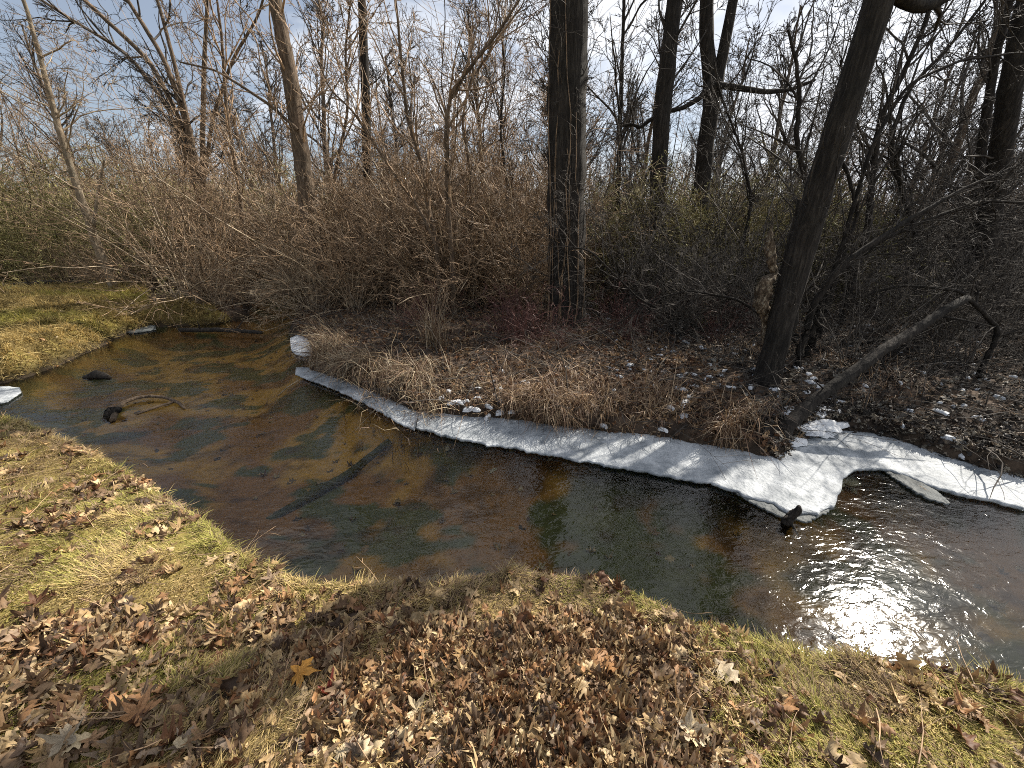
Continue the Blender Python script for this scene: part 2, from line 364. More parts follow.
def ice_sheet(name, inner, outer, zi, zo, th, m, n=160, across=14, scal=.03, seed=0):
    a = resample(np.array([P(x, y, zi)[:2] for x, y in inner]), n); b = resample(np.array([P(x, y, zo)[:2] for x, y in outer]), n)
    d = b-a; d /= np.linalg.norm(d, axis=1, keepdims=True)+1e-6
    s = np.arange(n)/n*20
    b = b+d*((fbm(s*2.0, s*0, seed+3)-.5)*scal*2+(fbm(s*7, s*0+3, seed+9)-.5)*scal)[:, None]
    a = a-d*((fbm(s*3, s*0+7, seed+4)-.5)*scal)[:, None]
    u = np.linspace(0, 1, across)**.8
    top = a[:, None]*(1-u)[None, :, None]+b[:, None]*u[None, :, None]
    zt = zi+(zo-zi)*sstep(0, 1, u)[None]+.03*(fbm(top[..., 0]*3, top[..., 1]*3, seed+6)-.5)*(1-.6*u[None])+.010*(fbm(top[..., 0]*14, top[..., 1]*14, seed+8, 3)-.5)
    edge = np.clip((u-.93)/.07, 0, 1)[None]**2*.006; zt = zt-edge
    T = np.concatenate([top, zt[..., None]], -1)
    lowz = np.maximum(T[..., 2:]-th, .012)
    # the underside draws back from the rim
    back = np.concatenate([top-d[:, None]*(.012*u[None, :, None]), lowz], -1)
    verts = np.concatenate([T.reshape(-1, 3), back.reshape(-1, 3)]); i = np.arange(n*across).reshape(n, across); j = i+n*across
    q1 = np.stack([i[:-1, :-1], i[:-1, 1:], i[1:, 1:], i[1:, :-1]], -1).reshape(-1, 4)
    q2 = np.stack([j[:-1, :-1], j[1:, :-1], j[1:, 1:], j[:-1, 1:]], -1).reshape(-1, 4)
    e = [np.stack([i[:-1, -1], j[:-1, -1], j[1:, -1], i[1:, -1]], -1), np.stack([i[1:, 0], j[1:, 0], j[:-1, 0], i[:-1, 0]], -1),
         np.stack([i[0, 1:], i[0, :-1], j[0, :-1], j[0, 1:]], -1)[:, ::-1], np.stack([i[-1, :-1], i[-1, 1:], j[-1, 1:], j[-1, :-1]], -1)[:, ::-1]]
    return link(name, mesh_np(name, verts, [q1, q2]+e, None, True), m)

o = ice_sheet('ice_shelf', [(420, 411), (450, 411), (480, 412), (520, 416), (560, 421), (620, 428), (665, 431), (700, 435), (730, 441), (755, 448), (778, 452), (800, 440), (818, 424), (840, 418), (865, 420), (892, 426), (918, 434), (948, 443), (987, 455), (1024, 466), (1110, 484)],
              [(416, 428), (448, 436), (480, 442), (540, 453), (600, 463), (650, 472), (700, 481), (735, 490), (762, 501), (790, 512), (815, 515), (834, 505), (842, 490), (843, 478), (855, 469), (880, 468), (905, 475), (932, 486), (955, 494), (990, 499), (1024, 508), (1110, 532)][0:21], .085, .04, .026, M['ice'], 420, 22, .045, 1)
tag(o, 'long white ice shelf along the far bank with a rounded lobe below the leaning log', 'ice')
o = ice_sheet('ice_shelf', [(296, 367), (310, 367), (330, 373), (350, 381), (372, 391), (395, 402), (419, 412)], [(295, 374), (308, 379), (330, 387), (352, 397), (374, 408), (396, 421), (414, 430)], .08, .04, .026, M['ice'], 120, 10, .03, 5)
tag(o, 'narrow tapering ice ledge under the overhanging dry grass, ending at a crack', 'ice')
o = ice_sheet('ice_chunk', [(290, 338), (298, 334), (306, 338), (312, 344), (323, 347)], [(291, 349), (295, 353), (303, 355), (312, 354), (322, 351)], .10, .05, .06, M['snow'], 40, 8, .01, 8)
tag(o, 'small curved white ice lump on the far bank at the narrow of the stream', 'ice')
o = ice_sheet('ice_patch', [(-30, 386), (-10, 386), (8, 386), (20, 388)], [(-30, 404), (-10, 404), (6, 402), (21, 392)], .05, .03, .03, M['ice'], 40, 8, .02, 11)
tag(o, 'small pale ice patch between the two grassy banks on the left', 'ice')
o = ice_sheet('thin_ice', [(728, 488), (760, 498), (785, 508), (812, 512), (836, 506)], [(729, 489), (752, 503), (780, 517), (808, 523), (837, 507)], .028, .02, .008, M['thin_ice'], 60, 6, .02, 14)
tag(o, 'thin grey glassy ice fringe showing below the rounded lobe of the ice shelf', 'ice')
o = ice_sheet('thin_ice', [(880, 466), (895, 472), (915, 480), (935, 490), (950, 503)], [(881, 468), (892, 477), (908, 488), (928, 499), (949, 505)], .028, .02, .008, M['thin_ice'], 60, 6, .02, 17)
tag(o, 'dark narrow thin ice strip in the notch right of the rounded ice lobe', 'ice')
o = ice_sheet('ice_patch', [(222, 281), (240, 280), (262, 281), (285, 283), (300, 284)], [(222, 285), (242, 287), (262, 288), (284, 290), (298, 288)], .07, .04, .04, M['snow'], 40, 6, .05, 20)
tag(o, 'thin white snowy ice strip far upstream behind the drooping branches', 'ice')
o = ice_sheet('ice_patch', [(120, 322), (132, 321), (145, 322), (155, 325)], [(118, 330), (130, 333), (146, 331), (156, 329)], .05, .03, .03, M['thin_ice'], 30, 6, .03, 23)
tag(o, 'grey ice patch at the foot of the left grassy bank', 'ice')

# ================================================================== WOODY THINGS
def pip(label, cat, name, polys, m, twig_m, rng, crown=None, group=None, sides=14, min_t=.0, knobble=.04, twig_out=None):
    """a tree: trunk polylines (world points with radius as 4th column) and a crown of grown branches"""
    base = np.array(polys[0][0][:3], float)
    e = empty(name, base); tag(e, label, cat, group)
    groups = []
    for pl in polys:
        q = resample(np.array(pl, float), max(8, int(len(pl)*7)))
        q[1:-1, :3] += rng.normal(0, 1, (len(q)-2, 3))*q[1:-1, 3:4]*knobble
        q[:, :3] -= base; groups.append((q[None, :, :3], q[None, :, 3], sides))
    vv, ff = tubes(groups)
    # bark relief on the thick stems
    if len(vv) < 4000 and polys[0][0][3] > .08:
        h = (fbm(vv[:, 0]*11+vv[:, 1]*7, vv[:, 2]*2.2, 31)-.5)
        c = np.concatenate([np.repeat(gq[0].reshape(-1, 3), gq[2], axis=0) for gq in groups]); r = vv-c
        vv = c+r*(1+.16*h[:, None])
    link('trunk', mesh_np(name+'_trunk', vv, ff, None, True), m, e)
    if crown:
        res = []
        for cidx, (pi, t0, t1, cnt, L, rr, levels, *opt) in enumerate(crown):
            q = resample(np.array(polys[pi], float), 60); t = rng.uniform(t0, t1, cnt); k = t*59; i0 = np.minimum(k.astype(int), 58)
            P0 = q[i0, :3]-base; T = q[i0+1, :3]-q[i0, :3]; T /= np.linalg.norm(T, axis=1, keepdims=True)+1e-9
            ang = rng.uniform(.5, 1.1, cnt)[:, None] if not opt else rng.uniform(*opt[0], cnt)[:, None]
            D = T*np.cos(ang)+perp(T, rng)*np.sin(ang)
            R0 = np.minimum(q[i0, 3]*.6, rr); res += grow(rng, P0, D, L*rng.uniform(.6, 1.2, cnt), R0, levels)
        vv, ff = tubes(res); link('crown', mesh_np(name+'_crown', vv, ff), twig_m, e)
    return e

def LV(rmin, k1=5, k2=4, k3=3, wig=.19, up=.05, sub=True):
    r = [dict(n=7, wig=wig, up=(0, 0, up), kids=k1, ang=.75, lr=.55, rr=.5, k=5, rmin=rmin*1.5, taper=.7, t0=.15),
         dict(n=5, wig=wig*1.1, up=(0, 0, up), kids=k2, ang=.7, lr=.5, rr=.5, k=4, rmin=rmin, t0=.1),
         dict(n=4, wig=wig*1.2, kids=k3, ang=.65, lr=.55, k=3, rmin=rmin, t0=.1)]
    if sub: r.append(dict(n=3, wig=wig*1.3, k=3, rmin=rmin*.8))
    return r

def vt(pxs, Y, rads, dz0=None):
    """pixel path on plane y=Y (or per-point Y) with radii interpolated"""
    n = len(pxs); Ys = [Y]*n if np.isscalar(Y) else Y; rr = np.interp(np.linspace(0, 1, n), np.linspace(0, 1, len(rads)), rads)
    return [[*V(x, y, yy), r] for (x, y), yy, r in zip(pxs, Ys, rr)]
def up_from(pl, dz, dx=0, dy=0, r=.1):
    a = pl[-1]; return pl+[[a[0]+dx, a[1]+dy, a[2]+dz, r]]
def gz(x, y): return float(height(np.array([x]), np.array([y]))[0])

rng = np.random.RandomState(7)
# big central trunk
x0, y0 = 1.08, 7.45; z0 = gz(x0, y0)-.1
big = [[x0-.03, y0, z0, .42], [x0-.04, y0, z0+.25, .35], [.99, 7.45, 1.4, .325], [.95, 7.45, 2.6, .32], [.87, 7.45, 4.2, .30], [.80, 7.4, 6.0, .27], [.78, 7.4, 9, .23], [.9, 7.5, 13, .14]]
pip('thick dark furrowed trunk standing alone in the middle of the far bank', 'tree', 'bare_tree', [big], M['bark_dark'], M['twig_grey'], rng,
    [(0, .03, .45, 26, 1.1, .012, LV(.0035, 5, 4, 3)), (0, .55, 1, 14, 3.6, .07, LV(.006, 6, 5, 4))], sides=28)
# vine canes climbing the trunk
e = empty('climbing_vine', (x0, y0-.38, z0+.1)); tag(e, 'tangled bare vine climbing the thick dark central trunk', 'vine')
res = []
for k in range(9):
    a = rng.uniform(-2.6, -.5); hgt = rng.uniform(2.0, 5.5); t = np.linspace(0, 1, 12); aa = a+np.cumsum(rng.normal(0, .09, 12))
    rr = .35-.012*t*hgt+rng.uniform(0, .05); res.append((np.stack([rr*np.cos(aa)-.05-.035*t*hgt, rr*np.sin(aa)+.38, t*hgt], 1)[None], np.linspace(.013, .006, 12)[None], 5))
link('stem', mesh_np('vine_stem', *tubes(res)), M['twig_brown'], e)
tw = []
for r_ in res:
    q = r_[0][0]; ids = rng.randint(0, 11, 12); D = np.stack([rng.normal(0, 1, 12), -abs(rng.normal(.6, .4, 12)), rng.normal(.2, .7, 12)], 1); D /= np.linalg.norm(D, axis=1, keepdims=True)
    tw += grow(rng, q[ids], D, rng.uniform(.25, .7, 12), np.full(12, .005), [dict(n=5, wig=.3, kids=3, k=3, rmin=.003, lr=.6), dict(n=4, wig=.3, k=3, rmin=.0025)])
link('twigs', mesh_np('vine_twigs', *tubes(tw)), M['twig_grey'], e)

def grounded(pl):
    """extend the first point of a path down to the ground"""
    a = pl[0]; z = gz(a[0], a[1]); return [[a[0], a[1], z-.08, a[3]*1.25], [a[0], a[1], z+.12, a[3]*1.08]]+pl

# second straight trunk, right of centre
p2 = grounded(vt([(659, 235), (657, 190), (662, 120), (668, 60), (675, 0)], 10, [.185, .175, .17, .165, .15])); p2 = up_from(up_from(p2, 3, -.05, 0, .15), 4, .2, 0, .08)
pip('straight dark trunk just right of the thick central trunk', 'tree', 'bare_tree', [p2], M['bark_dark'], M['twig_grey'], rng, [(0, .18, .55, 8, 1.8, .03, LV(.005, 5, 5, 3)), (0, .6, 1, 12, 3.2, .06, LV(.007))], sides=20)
# forked trunk
p3 = grounded(vt([(699, 230), (702, 180), (708, 130), (713, 95)], 11, [.21, .195, .19, .18])); f = p3[-1]
p3a = up_from(p3+vt([(707, 50), (706, 0)], 11, [.15, .14]), 5, -.3, 0, .07)
p3b = up_from([f]+vt([(722, 60), (733, 0)], 11, [.12, .105]), 4.5, .5, 0, .06)
br = vt([(716, 75), (700, 98), (683, 108), (664, 112), (650, 120), (640, 128), (632, 124), (622, 126)], 10.6, [.07, .05, .045, .04, .035, .03])
br2 = vt([(718, 85), (740, 88), (765, 92), (790, 90), (815, 80)], 10.8, [.07, .06, .045, .03])
pip('grey trunk forking into two limbs above the thicket', 'tree', 'forked_tree', [p3a, p3b, br, br2], M['bark_dark'], M['twig_grey'], rng,
    [(0, .5, 1, 10, 2.8, .05, LV(.006)), (1, .2, 1, 9, 2.6, .05, LV(.006)), (2, .1, 1, 7, 1.0, .02, LV(.005)), (3, .1, 1, 8, 1.3, .02, LV(.005))], sides=16)
# right trunk over the log
p4 = grounded([[3.10, 4.45, .9, .128], [3.13, 4.45, 2.0, .13], [3.17, 4.42, 3.0, .122], [3.2, 4.4, 4.0, .114]]); f4 = p4[-1]
p4a = up_from(up_from(p4, 2.5, .35, 0, .11), 4, .2, .5, .05)
p4b = [f4[:3]+[.09]]+vt([(893, -12), (908, 2), (924, 9)], 4.4, [.08, .055, .045]); p4b = p4b+[[p4b[-1][0]+.5, 4.5, p4b[-1][2]+.25, .035], [p4b[-1][0]+.9, 4.6, p4b[-1][2]+.9, .02]]
p4c = vt([(768, 372), (775, 330), (780, 290), (790, 245), (800, 200)], 4.85, [.07, .06, .05, .035, .02])
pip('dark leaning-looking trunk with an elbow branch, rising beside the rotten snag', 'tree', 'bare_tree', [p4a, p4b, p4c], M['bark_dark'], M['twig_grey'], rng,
    [(0, .5, 1, 5, 1.8, .035, LV(.004)), (1, .2, 1, 5, 1.0, .02, LV(.0035)), (0, .06, .3, 10, .8, .008, LV(.0025, 4, 3, 3)), (2, .3, 1, 8, .7, .008, LV(.0025, 4, 3, 2))], sides=24)
# rotten snag
sn = [[*V(770, 375, 4.62), .075], [*V(768, 345, 4.62), .06], [*V(766, 322, 4.62), .04], [*V(762, 303, 4.55), .085], [*V(765, 286, 4.55), .09], [*V(774, 274, 4.6), .035], [*V(771, 258, 4.6), .055], [*V(769, 240, 4.6), .04], [*V(772, 226, 4.6), .008]]
sn[0][2] = gz(sn[0][0], sn[0][1])-.05
e = empty('rotten_snag', sn[0][:3]); tag(e, 'rotten broken stump with pale orange decayed wood beside the dark trunk', 'stump')
q = np.array(sn); q[:, :3] -= q[0, :3]; qq = np.stack([np.interp(np.linspace(0, 8, 60), range(9), q[:, i]) for i in range(4)], 1)
vv, ff = tubes([(qq[None, :, :3], qq[None, :, 3], 18)]); c = np.repeat(qq[:, :3], 18, axis=0); hN = fbm(vv[:, 0]*26+vv[:, 1]*18, vv[:, 2]*12, 3)-.5; vv = c+(vv-c)*(1+1.3*hN[:, None])
link('trunk', mesh_np('snag_trunk', vv, ff, None, False), M['rotten'], e)
# a shelf of bark on it
res = [(np.array([[[.10, -.02, .55], [.105, -.03, .75], [.085, -.02, 1.0]]]), np.array([[.03, .045, .012]]), 7), (np.array([[[-.04, -.07, .05], [-.05, -.08, .25], [-.03, -.06, .42]]]), np.array([[.03, .04, .015]]), 7)]
link('bark', mesh_np('snag_bark', *tubes(res)), M['bark_dark'], e)

# far right trunk
p5 = grounded(vt([(983, 260), (990, 215), (1002, 150), (1013, 70)], [7.2, 7.2, 7, 6.9], [.15, .145, .135, .125])); p5 = up_from(up_from(p5, 2, -.4, 0, .11), 4, .3, 0, .06)
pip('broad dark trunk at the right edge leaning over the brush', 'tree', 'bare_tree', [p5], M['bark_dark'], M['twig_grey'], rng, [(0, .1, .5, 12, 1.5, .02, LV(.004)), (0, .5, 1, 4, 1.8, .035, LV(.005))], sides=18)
p5 = grounded(vt([(970, 250), (978, 190), (984, 130), (995, 60), (1010, 0)], 8.6, [.09, .08, .07, .06, .045])); p5 = up_from(p5, 3, .2, 0, .02)
pip('slim dark stem just left of the right edge trunk', 'tree', 'young_tree', [p5], M['bark_dark'], M['twig_grey'], rng, [(0, .2, 1, 14, 1.5, .02, LV(.004))], sides=10)
# left straight trunk
p6 = grounded(vt([(368, 200), (367, 150), (365, 80), (362, 0)], 13, [.135, .13, .12, .105])); p6 = up_from(p6, 5, -.1, 0, .05)
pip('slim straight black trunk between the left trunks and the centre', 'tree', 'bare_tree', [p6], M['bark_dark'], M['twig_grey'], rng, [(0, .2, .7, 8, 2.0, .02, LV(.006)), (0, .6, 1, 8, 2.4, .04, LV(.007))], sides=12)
p7 = grounded(vt([(311, 230), (302, 160), (291, 80), (283, 40), (275, 0)], 10, [.19, .175, .15, .135, .125])); p7 = up_from(up_from(p7, 3, -.1, 0, .11), 3, .2, 0, .05)
p7b = vt([(298, 130), (270, 105), (240, 85), (215, 70), (180, 62)], 9.8, [.035, .03, .022, .015]);
pip('sunlit brown trunk rising from the brown thicket left of centre', 'tree', 'bare_tree', [p7, p7b], M['bark_brown'], M['twig_brown'], rng, [(0, .25, .7, 10, 2.0, .025, LV(.005)), (0, .6, 1, 8, 2.6, .04, LV(.006)), (1, .1, 1, 10, 1.2, .012, LV(.004))], sides=18)
# multi-stemmed tree on the left
b8 = V(200, 232, 15); zb = gz(b8[0], b8[1])
st8 = []
for tops, r0 in [([(198, 190), (180, 120), (150, 60), (84, 0)], .085), ([(199, 190), (186, 120), (165, 60), (128, 0)], .085), ([(200, 190), (190, 130), (176, 70), (158, 0)], .075), ([(202, 190), (203, 130), (204, 60), (208, 0)], .075), ([(197, 190), (170, 110), (130, 55), (40, 0)], .06), ([(203, 190), (212, 120), (232, 60), (262, 10)], .055)]:
    pl = vt(tops, 15, [r0*1.2, r0, r0*.8, r0*.6]); st8.append([[b8[0]+rng.normal(0, .12), 15+rng.normal(0, .15), zb-.05, r0*1.4]]+up_from(pl, 2.6, (tops[-1][0]-tops[-2][0])*.035, 0, .025))
st8[0][0][0] = b8[0]
pip('spreading tree of several stems fanning out from one base above the left bank', 'tree', 'multistem_tree', st8, M['bark_brown'], M['twig_grey'], rng,
    [(i, .3, 1, 11, 2.2, .03, LV(.007, 5, 4, 3)) for i in range(6)], sides=10)
# thin leaning tree on the left bank
p9 = grounded(vt([(114, 288), (104, 262), (90, 225), (75, 180), (62, 140), (50, 95), (38, 50), (24, 0)], 11.2, [.11, .10, .085, .075, .065, .055, .045, .035])); p9 = up_from(p9, 2.2, -.5, 0, .02)
p9b = [p9[3]]+vt([(92, 240), (97, 200), (104, 160)], 11.1, [.05, .035, .02])
pip('slender pale-barked tree leaning left on the grassy left bank', 'tree', 'leaning_tree', [p9, p9b], M['bark_pale'], M['twig_tan'], rng, [(0, .3, 1, 22, 1.9, .02, LV(.005, 6, 5, 3, up=-.03)), (1, .3, 1, 6, 1.0, .012, LV(.004))], sides=12)
# saplings in the centre-left
sap = [([(452, 262), (449, 220), (447, 170), (446, 130), (450, 95), (474, 62), (500, 30), (525, -10)], 8.2, .05, 'tall sapling with a high fork in front of the blue sky gap'),
       ([(438, 250), (430, 215), (422, 165), (408, 120), (402, 70), (398, 20), (392, -30)], 8.5, .045, 'straight slim sapling in the brown thicket left of the forked sapling'),
       ([(436, 245), (420, 210), (395, 175), (372, 140), (352, 110), (330, 90), (318, 60)], 8.0, .03, 'long thin sapling bowing left across the brown thicket'),
       ([(470, 170), (462, 120), (470, 80), (492, 50), (498, 10), (505, -20)], 9.5, .03, 'thin dark sapling against the cloud left of the thick trunk'),
       ([(617, 235), (618, 190), (620, 130), (622, 60), (624, 0), (626, -30)], 12, .075, 'thin pole-like trunk between the thick central trunk and the next one'),
       ([(505, 250), (508, 190), (500, 130), (505, 70), (498, 0)], 11, .04, 'wavy slim stem left of the thick central trunk'),
       ([(575, 100), (540, 115), (524, 95), (512, 60), (505, 30)], 7.8, .025, None),
       ([(800, 235), (808, 190), (796, 140), (800, 95), (796, 60), (788, 30)], 5.4, .035, 'crooked dark stem with a forked top left of the leaning-looking trunk'),
       ([(868, 230), (872, 180), (880, 120), (905, 70), (925, 25), (935, -20)], 7.2, .05, 'curving dark stem right of the elbow-branched trunk'),
       ([(925, 262), (905, 200), (890, 140), (908, 90), (955, 40), (985, 0)], 8.4, .05, 'dark stem bending right in the right-hand brush'),
       ([(842, 258), (858, 215), (850, 180), (838, 150), (850, 110), (840, 60)], 6.2, .03, 'snaking thin stem just right of the elbow-branched trunk'),
       ([(740, 260), (752, 200), (742, 150), (720, 95), (714, 60)], 8.2, .03, 'thin dark stem arching below the forked tree'),
       ([(245, 240), (238, 180), (226, 110), (222, 40), (215, -20)], 13, .06, 'slim grey stem between the fanning tree and the sunlit trunk'),
       ([(330, 230), (336, 170), (348, 110), (345, 50), (352, -10)], 12, .05, 'slim dark stem left of the straight black trunk')]
for pxs, Y, r0, lab in sap:
    if lab is None: continue
    pl = grounded(vt(pxs, Y, [r0, r0*.85, r0*.6, r0*.35])); polys = [pl]
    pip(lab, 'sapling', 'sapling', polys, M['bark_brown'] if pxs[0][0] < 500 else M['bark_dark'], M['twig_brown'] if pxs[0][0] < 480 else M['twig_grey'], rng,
        [(0, .35, 1, 16, 1.35*Y/8, r0*.45, LV(.0005*Y, 4, 4, 3, wig=.13, up=.08), (.35, .8))], sides=8, knobble=.15)

# the leaning dead log and fallen wood
def log(name, label, pl, m, rng, sides=14, stubs=(), cat='log', group=None, rough=.25):
    base = np.array(pl[0][:3]); q = resample(np.array(pl, float), 8*len(pl)); q[:, :3] -= base
    q[1:-1, :3] += rng.normal(0, 1, (len(q)-2, 3))*q[1:-1, 3:4]*.06
    vv, ff = tubes([(q[None, :, :3], q[None, :, 3], sides)], caps=True)
    c = np.repeat(q[:, :3], sides, axis=0); h = fbm(vv[:, 0]*9+vv[:, 1]*7, vv[:, 2]*9+vv[:, 0]*3, 12)-.5; vv = c+(vv-c)*(1+rough*h[:, None])
    o = link(name, mesh_np(name, vv, ff, None, True), m, loc=base); tag(o, label, cat, group)
    for s in stubs:
        i = int(s[0]*(len(q)-1)); p = q[i, :3]; d = np.array(s[1], float); L = s[2]; n = 5
        st = np.stack([p+d*L*t+np.array([0, 0, -.02*t*t]) for t in np.linspace(0, 1, n)])
        link('branch', mesh_np('branch', *tubes([(st[None], np.linspace(s[3], s[3]*.3, n)[None], 6)], caps=True)), m, o)
    return o
d0 = P(783, 434, .15)
pl = [[d0[0]-.05, d0[1]-.02, .02, .11], [d0[0], d0[1], .2, .075]]+vt([(812, 402), (845, 378), (880, 352), (915, 330), (945, 310), (967, 298)], [3.6, 3.7, 3.85, 4.0, 4.1, 4.2], [.058, .055, .052, .046, .036])
log('leaning_log', 'dead dark log slanting up to the right from the ice lobe', pl, M['bark_dark'], rng, 16, [(.55, (.3, -.2, -.5), .35, .015), (.85, (.7, -.3, -.1), .6, .015), (.3, (-.6, 0, .5), .3, .012)])
a = P(788, 522, .0)
log('dead_stub', 'small black broken stub sticking out of the water at the tip of the ice lobe', [[a[0]-.03, a[1], -.1, .035], [a[0]-.01, a[1]-.01, .05, .035], [a[0]+.03, a[1]-.02, .12, .03], [a[0]+.02, a[1]-.03, .17, .012]], M['bark_dark'], rng, 10, [(.6, (-.8, -.3, .3), .09, .018), (.5, (.2, -.8, -.4), .12, .016)], cat='stub', rough=.8)
a = P(905, 480, .0); b_ = P(945, 505, 0)
log('sunken_branch', 'pale thin branch lying in the dark water right of the ice lobe', [[*a[:2], .0, .02], [*((a+b_)/2)[:2], .01, .022], [*b_[:2], -.02, .015]], M['bark_pale'], rng, 8, cat='branch')
# sunken log
a = P(388, 432, -.05); b_ = P(235, 505, -.05)
log('sunken_log', 'long dark log lying under the water across the stream', [[*a[:2], -.17, .04], [*(a*.66+b_*.34)[:2], -.31, .05], [*(a*.33+b_*.67)[:2], -.335, .045], [*b_[:2], -.36, .035]], M['algae_wood'], rng, 10)
# curved branch with stick
cpx = [(112, 419), (116, 410), (124, 403), (136, 399), (150, 397), (165, 398), (178, 402), (184, 407)]
pts = [[*P(x, y, .03)[:2], .012+.035*math.sin(i/7*math.pi), r] for i, ((x, y), r) in enumerate(zip(cpx, [.03, .03, .026, .022, .02, .02, .02, .014]))]
o = log('curved_branch', 'curved branch looping half out of the water on the left', pts, M['bark_brown'], rng, 10, cat='branch')
a = P(135, 413, .02); b_ = P(177, 401, .02)
log('straight_stick', 'thin dark straight stick closing the curved branch in the water', [[*a[:2], .0, .014], [*((a+b_)/2)[:2], .02, .016], [*b_[:2], .02, .014]], M['twig_brown'], rng, 6, cat='stick')
a = P(119, 412, .04)
log('dead_stub', 'black knob of wood at the left end of the curved branch', [[a[0]-.12, a[1]-.05, -.05, .06], [a[0]-.08, a[1], .05, .06], [a[0]+.0, a[1]+.02, .07, .03]], M['bark_dark'], rng, 8, cat='stub', rough=.8)
a = P(98, 377, .0)
log('dead_stub', 'low black driftwood lump in the shallow water near the left bank', [[a[0]-.2, a[1], -.02, .05], [a[0], a[1], .04, .07], [a[0]+.2, a[1]-.03, .0, .04]], M['bark_dark'], rng, 8, cat='driftwood', rough=.9)
a = P(277, 394, .02); b_ = P(298, 382, .08)
log('straight_stick', 'short pale stick poking out of the water at the tip of the narrow ledge', [[*a[:2], -.01, .007], [*((a+b_)/2)[:2], .06, .008], [*b_[:2], .1, .007]], M['bark_pale'], rng, 6, cat='stick')
for i, (xa, ya, xb, yb, z1, r, lab) in enumerate([
        (840, 352, 960, 350, .5, .035, 'fallen grey pole lying level behind the leaning log'), (690, 330, 800, 345, .4, .03, 'fallen pole resting at the foot of the elbow-branched trunk'),
        (905, 322, 1010, 348, .5, .05, 'thick fallen branch behind the leaning log at the right'), (180, 330, 262, 334, .06, .05, 'black waterlogged log at the head of the pool'),
        (600, 345, 690, 318, .55, .02, 'slim fallen branch right of the thick central trunk'), (10, 297, 100, 292, .5, .07, 'fallen trunk along the foot of the left thicket'),
        (250, 250, 330, 262, .9, .03, 'thin fallen stem in the brown thicket'), (860, 385, 905, 352, .35, .018, 'short stick leaning against the litter under the leaning log')]):
    A = P(xa, ya, .3 if i != 3 else .05); B = P(xb, yb, .3 if i != 3 else .05)
    za, zb_ = gz(A[0], A[1]), gz(B[0], B[1])
    if i == 3: za = zb_ = 0
    log('fallen_branch', lab, [[*A[:2], za+r, r], [*((A+B)/2)[:2], max(za, zb_)+r+.05, r*.95], [*B[:2], zb_+r+.03, r*.7]], M['bark_dark'], rng, 10, [(.3, (.2, -.3, .6), .4, r*.4), (.7, (.3, .3, .5), .5, r*.35)], cat='fallen branch')

# arching boughs at the right
for i, (pxs, Y, r, lab) in enumerate([
        ([(815, 300), (845, 262), (900, 225), (960, 190), (1030, 160)], [4.9, 4.9, 5, 5.1, 5.2], .03, 'long bare bough arching to the upper right behind the elbow-branched trunk'),
        ([(826, 285), (880, 240), (940, 215), (985, 200), (1040, 205)], [5.2, 5.2, 5.2, 5.3, 5.4], .025, 'second bare bough bowing flat towards the right edge'),
        ([(845, 235), (870, 150), (905, 85), (960, 60), (1040, 50)], [5.6, 5.6, 5.7, 5.8, 6], .022, 'thin bough rising high and bending right in the right-hand brush'),
        ([(705, 330), (640, 300), (590, 250), (560, 245)], [6.4, 6.3, 6.3, 6.4], .016, 'thin pale cane drooping in front of the thick central trunk'),
        ([(800, 345), (740, 300), (690, 290), (650, 300), (610, 330)], [5.3, 5.3, 5.4, 5.5, 5.6], .016, 'pale cane arching over the litter left of the rotten snag'),
        ([(1000, 330), (960, 290), (900, 285), (850, 300)], [4.6, 4.6, 4.8, 5], .02, 'low bough drooping over the leaning log')]):
    pl = vt(pxs, Y, [r*1.3, r, r*.7, r*.4]); a = pl[0]; pl = [[a[0], a[1], gz(a[0], a[1])-.03, a[3]*1.2]]+pl
    pip(lab, 'bough', 'bough', [pl], M['bark_dark'], M['twig_grey'], rng, [(0, .2, 1, 20, .9, .008, LV(.0028, 4, 3, 3))], sides=8, knobble=.12)

# ---------------------------------------------------------------- prototypes of thicket shrubs and background trees
def shrub_proto(seed, h, spread, stems, r0, rmin, lv, bend=(0, 0, -.05), lean=(0, 0)):
    rg = np.random.RandomState(seed)
    a = rg.uniform(0, 2*np.pi, stems); rad = rg.uniform(0, .25, stems); P0 = np.stack([rad*np.cos(a), rad*np.sin(a), np.full(stems, -.08)], 1)
    tl = np.abs(rg.normal(0, spread, stems)); D = np.stack([np.cos(a)*np.sin(tl)+lean[0], np.sin(a)*np.sin(tl)+lean[1], np.cos(tl)], 1); D /= np.linalg.norm(D, axis=1, keepdims=True)
    levels = [dict(n=9, wig=.12, up=bend, acc=False, kids=lv[0], ang=.8, lr=.46, rr=.5, k=4, rmin=rmin*1.6, t0=.15, taper=.75),
              dict(n=5, wig=.24, up=(0, 0, .0), kids=lv[1], ang=.8, lr=.5, rr=.6, k=3, rmin=rmin, t0=.1),
              dict(n=3, wig=.18, kids=lv[2], ang=.6, lr=.6, k=3, rmin=rmin*.85), ]
    if lv[2]: levels.append(dict(n=3, wig=.2, k=3, rmin=rmin*.8))
    res = grow(rg, P0, D, h*rg.uniform(.6, 1.25, stems), np.full(stems, r0)*rg.uniform(.6, 1.2, stems), levels)
    stem = mesh_np('shrub_stems', *tubes(res[:1])); tw = mesh_np('shrub_twigs', *tubes(res[1:]))
    tips = np.concatenate([r_[0][:, 1:].reshape(-1, 3) for r_ in res[2:]])
    return stem, tw, tips
def bud_mesh(rg, tips, n, size):
    idx = rg.choice(len(tips), min(n, len(tips)), False); p = tips[idx]; m = len(p)
    d = rg.normal(size=(m, 3)); d /= np.linalg.norm(d, axis=1, keepdims=True); u = perp(d, rg)*size*.35; d = d*size*rg.uniform(.5, 1.3, (m, 1))
    v = np.stack([p, p+d*.5+u, p+d, p+d*.5-u], 1).reshape(-1, 3); return mesh_np('buds', v, np.arange(m*4).reshape(m, 4))

